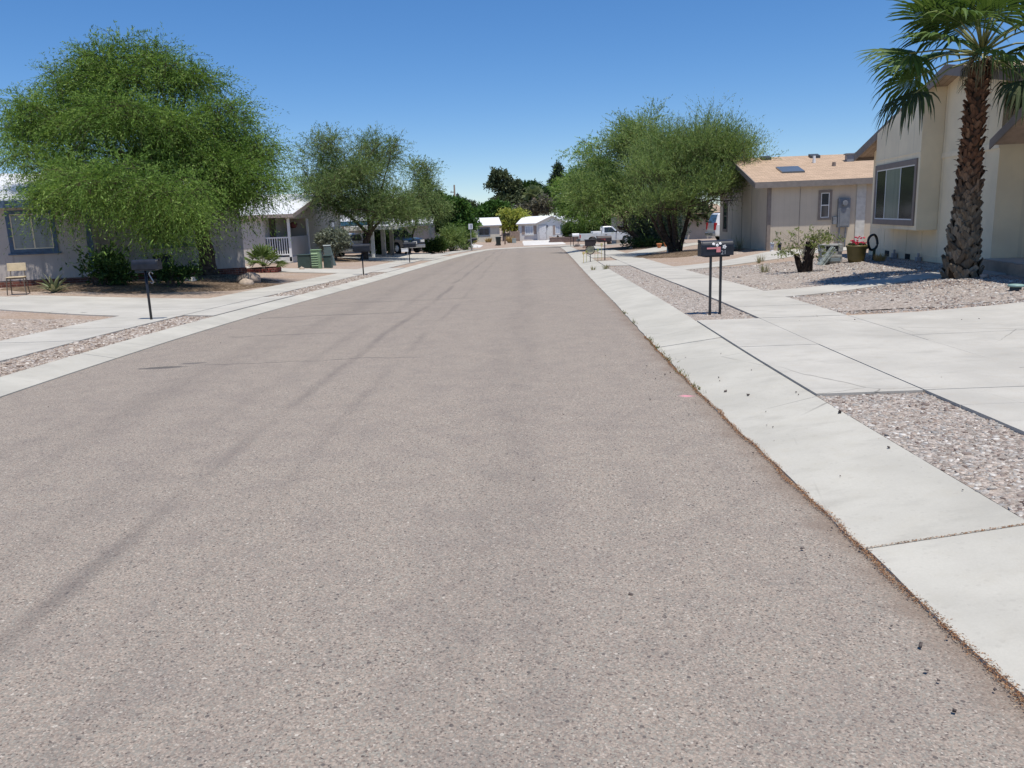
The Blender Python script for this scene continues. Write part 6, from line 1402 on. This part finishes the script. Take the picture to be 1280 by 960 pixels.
# ---- old school chair
def chair():
    x, y = -12.35, 20.3; t = thing('school_chair', 'old beige school chair standing by the stained house wall', 'chair', (x, y, g(x, y)), R_(20)); bg = plain('beige_shell', (.52, .42, .27), .6); st = plain('dull_steel', (.16, .13, .10), .5, .4)
    q = MB(); q.box((-.2, -.19, .43), (.2, .2, .45)); q.build('seat', bg, t, .02)
    q = MB(); n = 8; vs = []; fs = []
    for k in range(n + 1):
        w = -1 + 2 * k / n; xx = .21 * w; yy = .24 - .045 * w * w
        for zz, dy in ((.58, 0), (.78, .03)): vs += [(xx, yy + dy, zz), (xx, yy + dy + .016, zz)]
    for k in range(n): a = 4 * k; fs += [(a, a + 4, a + 6, a + 2), (a + 1, a + 3, a + 7, a + 5), (a + 2, a + 6, a + 7, a + 3), (a, a + 1, a + 5, a + 4)]
    fs += [(0, 2, 3, 1), (4 * n, 4 * n + 1, 4 * n + 3, 4 * n + 2)]; q.add(vs, fs); q.build('backrest', bg, t, .008)
    for sx in (-1, 1):
        q = MB(); q.tube([(sx * .18, -.17, .43), (sx * .21, -.2, .0)], .013, 7); q.build('leg', st, t)
        q = MB(); q.tube([(sx * .17, .15, .43), (sx * .20, .25, .0)], .013, 7); q.build('leg', st, t)
        q = MB(); q.tube([(sx * .17, -.1, .425), (sx * .17, .18, .43), (sx * .15, .235, .56), (sx * .15, .25, .72)], .013, 7); q.build('back_frame', st, t)
    q = MB(); q.tube([(-.19, -.17, .41), (.19, -.17, .41)], .011, 6); q.tube([(-.18, .16, .41), (.18, .16, .41)], .011, 6); q.build('seat_rail', st, t)
chair()

# ---- road sign, bin, pole, wire, wall, gate
def sign():
    x, y = -3.16, 71.73; z = g(x, y); t = thing('road_sign', 'small white sign with a dark upright mark on a thin post', 'sign', (x, y, z)); q = MB(); q.box((-.03, -.02, -.1), (.03, .02, 2.1)); q.build('post', plain('galvanised', (.35, .36, .37), .5, .4), t)
    q = MB(); q.box((-.19, -.045, 1.87), (.19, -.022, 2.34)); q.build('panel', plain('sign_white', (.70, .72, .76), .5), t, .006); q = MB(); q.box((.0, -.05, 1.95), (.10, -.0455, 2.28)); q.build('mark', plain('sign_dark', (.16, .18, .30), .5), t)
sign()
def bin_():
    x, y = -1.05, 98.3; z = g(x, y); t = thing('wheelie_bin', 'dark green wheelie bin at the kerb between the two far houses', 'bin', (x, y, z), R_(5)); m = plain('bin_green', (.012, .022, .020), .5)
    q = MB(); q.add([(-.24, -.27, .05), (.24, -.27, .05), (.24, .27, .05), (-.24, .27, .05), (-.31, -.36, .98), (.31, -.36, .98), (.31, .36, .98), (-.31, .36, .98)], [(0, 3, 2, 1), (4, 5, 6, 7), (0, 1, 5, 4), (1, 2, 6, 5), (2, 3, 7, 6), (3, 0, 4, 7)]); q.build('body', m, t, .02)
    q = MB(); q.box((-.34, -.39, .98), (.34, .37, 1.05)); q.build('lid', plain('bin_lid', (.02, .04, .036), .45), t, .025)
    for sx in (-1, 1): q = MB(); q.tube([(sx * .26, .26, .11), (sx * .32, .26, .11)], .11, 14); q.build('wheel', BLACK, t)
    q = MB(); q.tube([(-.27, .42, .97), (.27, .42, .97)], .018, 7); q.build('handle', m, t)
bin_()
def pole():
    x, y = DATA['pole']; zg = g(x, y); t = thing('utility_pole', 'wooden utility pole with a dark transformer above the citrus tree', 'utility pole', (x, y, zg)); H = 9.4
    q = MB(); q.tube([(0, 0, -.2), (0, 0, H)], [.2, .15], 10); q.build('pole', plain('pole_wood', (.14, .11, .09), .9), t, 0, True)
    q = MB(); q.tube([(.52, 0, H - 2.9), (.52, 0, H - 1.6)], .28, 14); q.tube([(.52, 0, H - 1.6), (.52, 0, H - 1.4)], [.1, .06], 8); q.build('transformer', plain('transformer_grey', (.05, .05, .052), .5), t)
    q = MB(); q.box((-.75, -.07, H - 1.35), (.1, .07, H - 1.2)); q.build('crossarm', plain('pole_wood', (.14, .11, .09), .9), t); q = MB(); q.tube([(-.6, 0, H - 1.2), (-.6, 0, H - 1.0)], .05, 8); q.build('insulator', plain('insulator', (.3, .3, .3), .4), t)
    a, b = DATA['wire']; q = MB(); q.tube([(a[0] + (b[0] - a[0]) * s, a[1] + (b[1] - a[1]) * s, a[2] + (b[2] - a[2]) * s - .5 * (s * (1 - s) * 4)) for s in np.linspace(0, 1, 24)], .055, 5)
    tag(q.build('overhead_cable', plain('cable_grey', (.30, .30, .29), .6)), 'thin grey overhead cable crossing above the far white roofs', 'cable')
pole()
def end_walls():
    x0, y0 = 5.4, 103.2; t = thing('retaining_wall', 'low brown block retaining wall beside the white driveway', 'retaining wall', (x0, y0, g(x0, y0)), R_(-3)); m = brickmat('wall_block', (.17, .115, .10))
    q = MB(); q.box((0, 0, -.4), (9, .25, .55)); q.box((0, .25, -.4), (.25, 6, .55)); q.build('block_wall', m, t); q = MB(); q.box((-.02, -.02, .552), (9, .29, .61)); q.box((-.02, .29, .552), (.29, 6, .61)); q.build('cap', plain('cap_block', (.27, .2, .17), .9), t)
    q = MB(); q.box((.29, .29, -.3), (9, 6, .53)); q.build('planting_soil', LITTER, t)
    q = thing('tree_stump', 'short dark post on the left end of the block retaining wall', 'stump', (6.5, 103.9, g(6.5, 103.9) + .5)); b = MB(); b.tube([(0, 0, 0), (.02, 0, .28)], [.16, .14], 9); b.tube([(.02, 0, .28), (.0, 0, .42)], [.08, .05], 7); b.build('stump_wood', BARK, q)
    t = thing('wooden_gate', 'weathered wooden gate with a dark opening between the far houses', 'gate', (-.6, 114.6, -1.85)); q = MB()
    for k in range(9): q.box((1.12 + k * .14, 0, .0), (1.12 + k * .14 + .132, .05, 1.35 + .012 * (k % 3)))
    q.build('gate_boards', plain('weathered_wood', (.26, .19, .15), .9, 0, .2), t); q = MB(); q.box((.0, .02, .05), (1.08, .06, 1.15)); q.build('shade_panel', plain('opening_shade', (.025, .022, .025), .9), t)  # near-black board stands in for the shade inside the opening
    for px in (0, 1.08, 2.4): q = MB(); q.box((px - .05, -.03, 0), (px + .05, .08, 1.5)); q.build('post', plain('weathered_wood2', (.3, .24, .2), .9), t)
    t = thing('gas_meter', 'small pale blue grey utility box on the gravel right of the bin', 'utility box', (.95, 107.5, g(.95, 107.5))); q = MB(); q.box((-.26, -.2, 0), (.26, .2, .55)); q.box((-.28, -.22, .55), (.28, .22, .6)); q.build('cabinet', plain('pale_teal', (.30, .34, .32), .6), t, .02)
    t = thing('utility_post', 'short brown post directly right of the wheelie bin', 'post', (-.25, 101.2, g(-.25, 101.2))); q = MB(); q.box((-.1, -.1, -.05), (.1, .1, .75)); q.build('shaft', plain('brown_post', (.2, .14, .1), .9), t); q = MB(); q.box((-.12, -.12, .75), (.12, .12, .82)); q.build('cap', TAUPE, t)
end_walls()

# ================================================================== vehicles
TYRE = plain('tyre_rubber', (.018, .018, .018), .85); RIM = plain('wheel_rim', (.42, .43, .45), .35, .6); CARGLASS = glass('car_glass', (.025, .03, .032), .05); LAMP_R = plain('tail_lamp', (.35, .015, .02), .25); LAMP_W = plain('head_lamp', (.6, .6, .58), .15); CHROME = plain('bumper_chrome', (.45, .45, .46), .25, .7)
def paint(name, c, metal=0., rough=.28):
    m = N(name); v = m.coord(); s = m.sep(v)
    f = m.noise(v, 3, 4); col = m.mix(m.rng(f, .3, .7), lift(c, .94), lift(c, 1.04))
    dust = m.math('MULTIPLY', m.rng(s[2], .75, .25), m.rng(m.noise(v, 5, 4), .3, .7, .25, .6))
    col = m.mix(dust, col, (.33, .27, .2))
    return m.done(m.bsdf(col, m.rng(f, .3, .7, rough, rough + .1), metal, None, .5, {'Coat Weight': .5, 'Coat Roughness': .08}))
def arch(cx, r, z0, n=9): return [(cx + r * math.cos(math.pi - math.pi * k / n), z0 + r * math.sin(math.pi * k / n)) for k in range(n + 1)]
def wheel(root, x, y, r, w, side):
    q = MB(); c = (x, y, r)
    q.tube([(x, y - w / 2, r), (x, y - w / 2 + .03, r), (x, y + w / 2 - .03, r), (x, y + w / 2, r)], [r * .93, r, r, r * .93], 22); wh = q.build('wheel', TYRE, root, 0, True)
    q = MB(); yo = y + side * (w / 2 + .004); q.tube([(x, yo - side * .03, r), (x, yo, r), (x, yo + side * .012, r)], [r * .62, r * .62, r * .5], 18); 
    for k in range(5):
        a = 2 * math.pi * k / 5; q.blob((x + r * .4 * math.cos(a), yo + side * .01, r + r * .4 * math.sin(a)), r * .09, k, 1, 1, None, 0)
    q.build('rim', RIM, wh)
def vehicle(name, label, cat, loc, rz, pt, prof, W, cab, wheels, wr, extras, group=None):
    """prof: lower body outline in x-z; cab: list of (outline in x-z, half width at the sill, half width at the roof, list of side window outlines)"""
    t = thing(name, label, cat, loc, rz, group); b = MB(); b.prism(prof, -W / 2, W / 2, 'y'); b.build('body', pt, t, .05)
    for outline, w0, w1, wins, (wz0, wz1) in cab:
        hw = lambda z: w0 + (w1 - w0) * (z - wz0) / (wz1 - wz0)
        q = MB(); n = len(outline); vs = [(x, -hw(z), z) for x, z in outline] + [(x, hw(z), z) for x, z in outline]
        q.add(vs, [tuple(range(n))[::-1], tuple(range(n, 2 * n))] + [(i, (i + 1) % n, n + (i + 1) % n, n + i) for i in range(n)]); q.build('cab', pt, t, .035)
        for kind, pts in wins:
            q = MB()
            if kind == 'side':
                for s in (-1, 1):
                    q = MB(); vs = [(x, s * (hw(z) + .006), z) for x, z in pts] + [(x, s * (hw(z) - .01), z) for x, z in pts]; m = len(pts)
                    q.add(vs, [tuple(range(m)), tuple(range(m, 2 * m))[::-1]] + [(i, (i + 1) % m, m + (i + 1) % m, m + i) for i in range(m)]); q.build('side_window', CARGLASS, t)
            else:   # end glass: two points (x,z) low and high, pushed out along x
                (xa, za), (xb, zb), s = pts; q.add([(xa + s * .006, -hw(za) + .09, za), (xa + s * .006, hw(za) - .09, za), (xb + s * .006, hw(zb) - .08, zb), (xb + s * .006, -hw(zb) + .08, zb), (xa - s * .02, -hw(za) + .09, za), (xa - s * .02, hw(za) - .09, za), (xb - s * .02, hw(zb) - .08, zb), (xb - s * .02, -hw(zb) + .08, zb)],
                      [(0, 1, 2, 3), (7, 6, 5, 4), (0, 4, 5, 1), (1, 5, 6, 2), (2, 6, 7, 3), (3, 7, 4, 0)]); q.build('windscreen', CARGLASS, t)
    for x in wheels:
        for s in (-1, 1): wheel(t, x, s * (W / 2 - .11), wr, .22, s)
    for nm, lo, hi, mt, bv in extras:
        q = MB(); q.box(lo, hi); q.build(nm, mt, t, bv)
    return t
# silver white pickup parked across a driveway; local x forward
r = .40
prof = [(-2.65, .48), (-1.95, .45)] + [] + arch(-1.5, r, .45) + [(-1.0, .42), (1.15, .42)] + arch(1.72, r, .45) + [(2.3, .42), (2.6, .48), (2.66, .75), (2.58, .98), (2.3, 1.05), (1.0, 1.14), (.95, 1.16), (-.55, 1.14), (-.58, 1.10), (-2.65, 1.10)]
x, y = 9.55, 77.6
vehicle('pickup_truck', 'silver white pickup parked across the driveway behind the leaning tree', 'pickup', (x, y, g(x, y) + .03), R_(1), paint('silver_paint', (.58, .60, .62), .25), prof, 1.85,
        [([(-.58, 1.12), (1.05, 1.12), (.45, 1.68), (.25, 1.74), (-.42, 1.74), (-.52, 1.66)], .88, .70, [('side', [(-.36, 1.17), (.82, 1.17), (.34, 1.63), (-.32, 1.64)]), ('end', ((.97, 1.2), (.47, 1.66), 1)), ('end', ((-.575, 1.22), (-.525, 1.62), -1))], (1.12, 1.74))],
        (-1.5, 1.72), .37, [('tailgate', (-2.69, -.85, .62), (-2.655, .85, 1.1), paint('silver_paint_gate', (.5, .5, .52), .25), .02), ('bumper', (-2.86, -.88, .42), (-2.66, .88, .6), plain('dark_bumper', (.06, .06, .065), .5), .03), ('bumper', (2.66, -.88, .42), (2.76, .88, .62), CHROME, .03),
                               ('tail_lamp', (-2.70, -.93, .72), (-2.6, -.80, 1.02), LAMP_R, .01), ('tail_lamp', (-2.70, .80, .72), (-2.6, .93, 1.02), LAMP_R, .01), ('headlamp', (2.58, -.86, .78), (2.67, -.55, .92), LAMP_W, .01), ('headlamp', (2.58, .55, .78), (2.67, .86, .92), LAMP_W, .01),
                               ('bed_cover', (-1.45, -.78, 1.10), (-.62, .78, 1.30), paint('white_cover', (.72, .72, .72)), .05), ('mirror', (.72, -1.10, 1.16), (.84, -.90, 1.34), BLACK, .02), ('mirror', (.72, .90, 1.16), (.84, 1.10, 1.34), BLACK, .02), ('door_seam', (.78, -.930, .5), (.795, -.922, 1.12), TAUPE, 0), ('door_seam', (-.42, -.930, .5), (-.405, -.922, 1.12), TAUPE, 0), ('door_handle', (-.30, -.945, .96), (-.12, -.925, 1.0), BLACK, 0)])
def suv(name, label, loc, rz, pt, cat='suv', group=None, plate=False):
    r = .42; prof = [(-2.3, .42), (-1.95, .38)] + arch(-1.4, r, .42) + [(-.9, .36), (.98, .36)] + arch(1.45, r, .42) + [(2.0, .38), (2.3, .45), (2.34, .72), (2.25, .98), (1.9, 1.06), (1.0, 1.12), (.9, 1.14), (-2.28, 1.14), (-2.34, .8)]
    ex = [('bumper', (-2.46, -.88, .40), (-2.31, .88, .62), CHROME, .03), ('bumper', (2.31, -.88, .40), (2.44, .88, .62), CHROME, .03), ('tail_lamp', (-2.37, -.93, .78), (-2.2, -.76, 1.22), LAMP_R, .01), ('tail_lamp', (-2.37, .76, .78), (-2.2, .93, 1.22), LAMP_R, .01), ('headlamp', (2.26, -.88, .78), (2.36, -.55, .95), LAMP_W, .01), ('headlamp', (2.26, .55, .78), (2.36, .88, .95), LAMP_W, .01), ('mirror', (.62, -1.08, 1.14), (.76, -.90, 1.32), BLACK, .02), ('mirror', (.62, .90, 1.14), (.76, 1.08, 1.32), BLACK, .02),
          ('roof_rail', (-1.9, -.64, 1.80), (.1, -.59, 1.84), BLACK, .01), ('roof_rail', (-1.9, .59, 1.80), (.1, .64, 1.84), BLACK, .01)]
    if plate: ex.append(('number_plate', (2.345, -.2, .68), (2.37, .2, .86), plain('plate_white', (.7, .7, .68), .5), 0)); ex.append(('number_plate', (-2.5, -.26, .72), (-2.47, .26, .92), plain('plate_white', (.7, .7, .68), .5), 0))
    return vehicle(name, label, cat, loc, rz, pt, prof, 1.86, [([(-2.3, 1.12), (.95, 1.12), (.35, 1.72), (.1, 1.79), (-1.95, 1.79), (-2.1, 1.74)], .89, .70, [('side', [(-2.0, 1.18), (-1.25, 1.18), (-1.25, 1.68), (-1.9, 1.66)]), ('side', [(-1.17, 1.18), (-.25, 1.18), (-.25, 1.69), (-1.17, 1.69)]), ('side', [(-.17, 1.18), (.72, 1.18), (.24, 1.66), (-.17, 1.68)]), ('end', ((.88, 1.2), (.38, 1.7), 1)), ('end', ((-2.285, 1.2), (-2.115, 1.7), -1))], (1.12, 1.79))], (-1.4, 1.45), .38, ex, group)
x, y = 15.05, 50.8
suv('parked_suv', 'white sport utility vehicle parked behind the tan house', (x, y, g(x - 2, y) + .03), R_(2), paint('white_paint', (.70, .71, .72)))
x, y = -8.2, 60.0
suv('parked_suv', 'dark navy vehicle parked under the carport behind the posts', (x, y, g(x, y) + .03), R_(-48), paint('navy_paint', (.018, .022, .032)), plate=True)
def sedan():
    x, y = -9.95, 52.3; r = .36; prof = [(-2.2, .38), (-1.75, .3)] + arch(-1.35, r, .34) + [(-.9, .26), (.95, .26)] + arch(1.35, r, .34) + [(1.8, .3), (2.15, .4), (2.2, .62), (2.05, .78), (1.1, .92), (-1.4, .96), (-2.15, .92), (-2.25, .7)]
    vehicle('parked_car', 'pale silver car half hidden behind the sage bush and mailbox', 'car', (x, y, g(x, y) + .03), R_(-84), paint('pale_silver', (.55, .58, .64), .2), prof, 1.76, [([(-1.6, .93), (1.15, .9), (.4, 1.36), (.1, 1.42), (-.75, 1.42), (-1.0, 1.38)], .83, .60, [('side', [(-1.15, .98), (-.15, .98), (-.15, 1.34), (-.8, 1.34)]), ('side', [(-.08, .98), (.88, .97), (.32, 1.31), (-.08, 1.34)]), ('end', ((1.06, .96), (.45, 1.33), 1)), ('end', ((-1.53, .98), (-1.05, 1.35), -1))], (.92, 1.42))], (-1.35, 1.35), .32,
        [('bumper', (2.16, -.82, .3), (2.27, .82, .52), paint('pale_silver_b', (.5, .52, .57), .2), .03), ('number_plate', (2.275, -.26, .36), (2.295, .26, .48), plain('plate_white', (.7, .7, .68), .5), 0), ('headlamp', (2.05, -.8, .58), (2.2, -.45, .72), LAMP_W, .01), ('headlamp', (2.05, .45, .58), (2.2, .8, .72), LAMP_W, .01), ('grille', (2.19, -.4, .56), (2.215, .4, .68), BLACK, 0)])
sedan()
def trashcan():
    # grey bins standing in the shaded gap left of the trunk
    x, y = -11.3, 26.6; t = thing('storage_bin', 'dark bin in the shaded gap left of the big tree trunk', 'bin', (x, y, g(x, y))); q = MB(); q.tube([(0, 0, 0), (0, 0, .75)], [.24, .29], 16); q.build('body', plain('dark_grey_plastic', (.03, .032, .036), .6), t, 0, True); q = MB(); q.lathe([(.31, .75), (.31, .79), (.1, .84), (.02, .85)], 16); q.build('lid', plain('dark_grey_plastic', (.03, .032, .036), .6), t, 0, True)
    x, y = -11.0, 29.5; t = thing('porch_post_frame', 'pale carport frame in deep shade left of the big trunk', 'carport', (x, y, g(x, y))); q = MB(); q.box((-.07, -.07, 0), (.07, .07, 2.3)); q.build('post', WHITE_FR, t); q = MB(); q.box((.95, -.07, 0), (1.09, .07, 2.3)); q.build('post', WHITE_FR, t); q = MB(); q.box((-1.2, -.1, 2.3), (1.3, .1, 2.45)); q.build('beam', WHITE_FR, t)
trashcan()
# ================================================================== sky, sun, camera
wd = bpy.data.worlds.new('World'); sc.world = wd; wd.use_nodes = True; nt = wd.node_tree; nt.nodes.clear()
sdir = Vector((.12, -.25, 1.)).normalized()
sky = nt.nodes.new('ShaderNodeTexSky'); sky.sky_type = 'NISHITA'; sky.sun_disc = False
sky.sun_elevation = math.asin(sdir.z); sky.sun_rotation = math.atan2(sdir.x, sdir.y); sky.altitude = 2000; sky.air_density = 1.0; sky.dust_density = 0.; sky.ozone_density = 7.
hs = nt.nodes.new('ShaderNodeHueSaturation'); hs.inputs['Saturation'].default_value = SKY_SAT; hs.inputs['Hue'].default_value = .506
ga = nt.nodes.new('ShaderNodeGamma'); ga.inputs[1].default_value = .79; nt.links.new(sky.outputs[0], ga.inputs[0]); nt.links.new(ga.outputs[0], hs.inputs['Color'])
bg = nt.nodes.new('ShaderNodeBackground'); bg.inputs[1].default_value = SKY_STR; nt.links.new(hs.outputs[0], bg.inputs[0])
wo = nt.nodes.new('ShaderNodeOutputWorld'); nt.links.new(bg.outputs[0], wo.inputs[0])
sl = bpy.data.lights.new('sun', 'SUN'); sl.energy = SUN_STR; sl.angle = R_(.53); sl.color = (1., .945, .86)
so = bpy.data.objects.new('sun', sl); COL.objects.link(so); so.rotation_euler = sdir.to_track_quat('Z', 'Y').to_euler(); so.location = (0, 0, 60)
cam = bpy.data.cameras.new('camera'); co = bpy.data.objects.new('camera', cam); COL.objects.link(co); sc.camera = co
cam.sensor_width = 36; cam.lens = 36 * 1000 / 1280; cam.clip_end = 3000; cam.clip_start = .05
th = math.atan(.21); F = Vector((0, math.cos(th), -math.sin(th))); U0 = Vector((0, math.sin(th), math.cos(th))); R0 = Vector((1, 0, 0)); ro = .035
Rv = math.cos(ro) * R0 - math.sin(ro) * U0; Uv = math.sin(ro) * R0 + math.cos(ro) * U0
co.matrix_world = Matrix(((Rv.x, Uv.x, -F.x, 0), (Rv.y, Uv.y, -F.y, 0), (Rv.z, Uv.z, -F.z, 1.65), (0, 0, 0, 1)))
vs_ = sc.view_settings; vs_.view_transform = 'Standard'; vs_.look = 'None'; vs_.exposure = EXPO; vs_.gamma = 1; vs_.use_curve_mapping = False
sc.render.engine = 'CYCLES'; sc.cycles.use_denoising = True; sc.cycles.max_bounces = 8; sc.cycles.diffuse_bounces = 4; sc.cycles.transparent_max_bounces = 4
sc.cycles.sample_clamp_indirect = 6
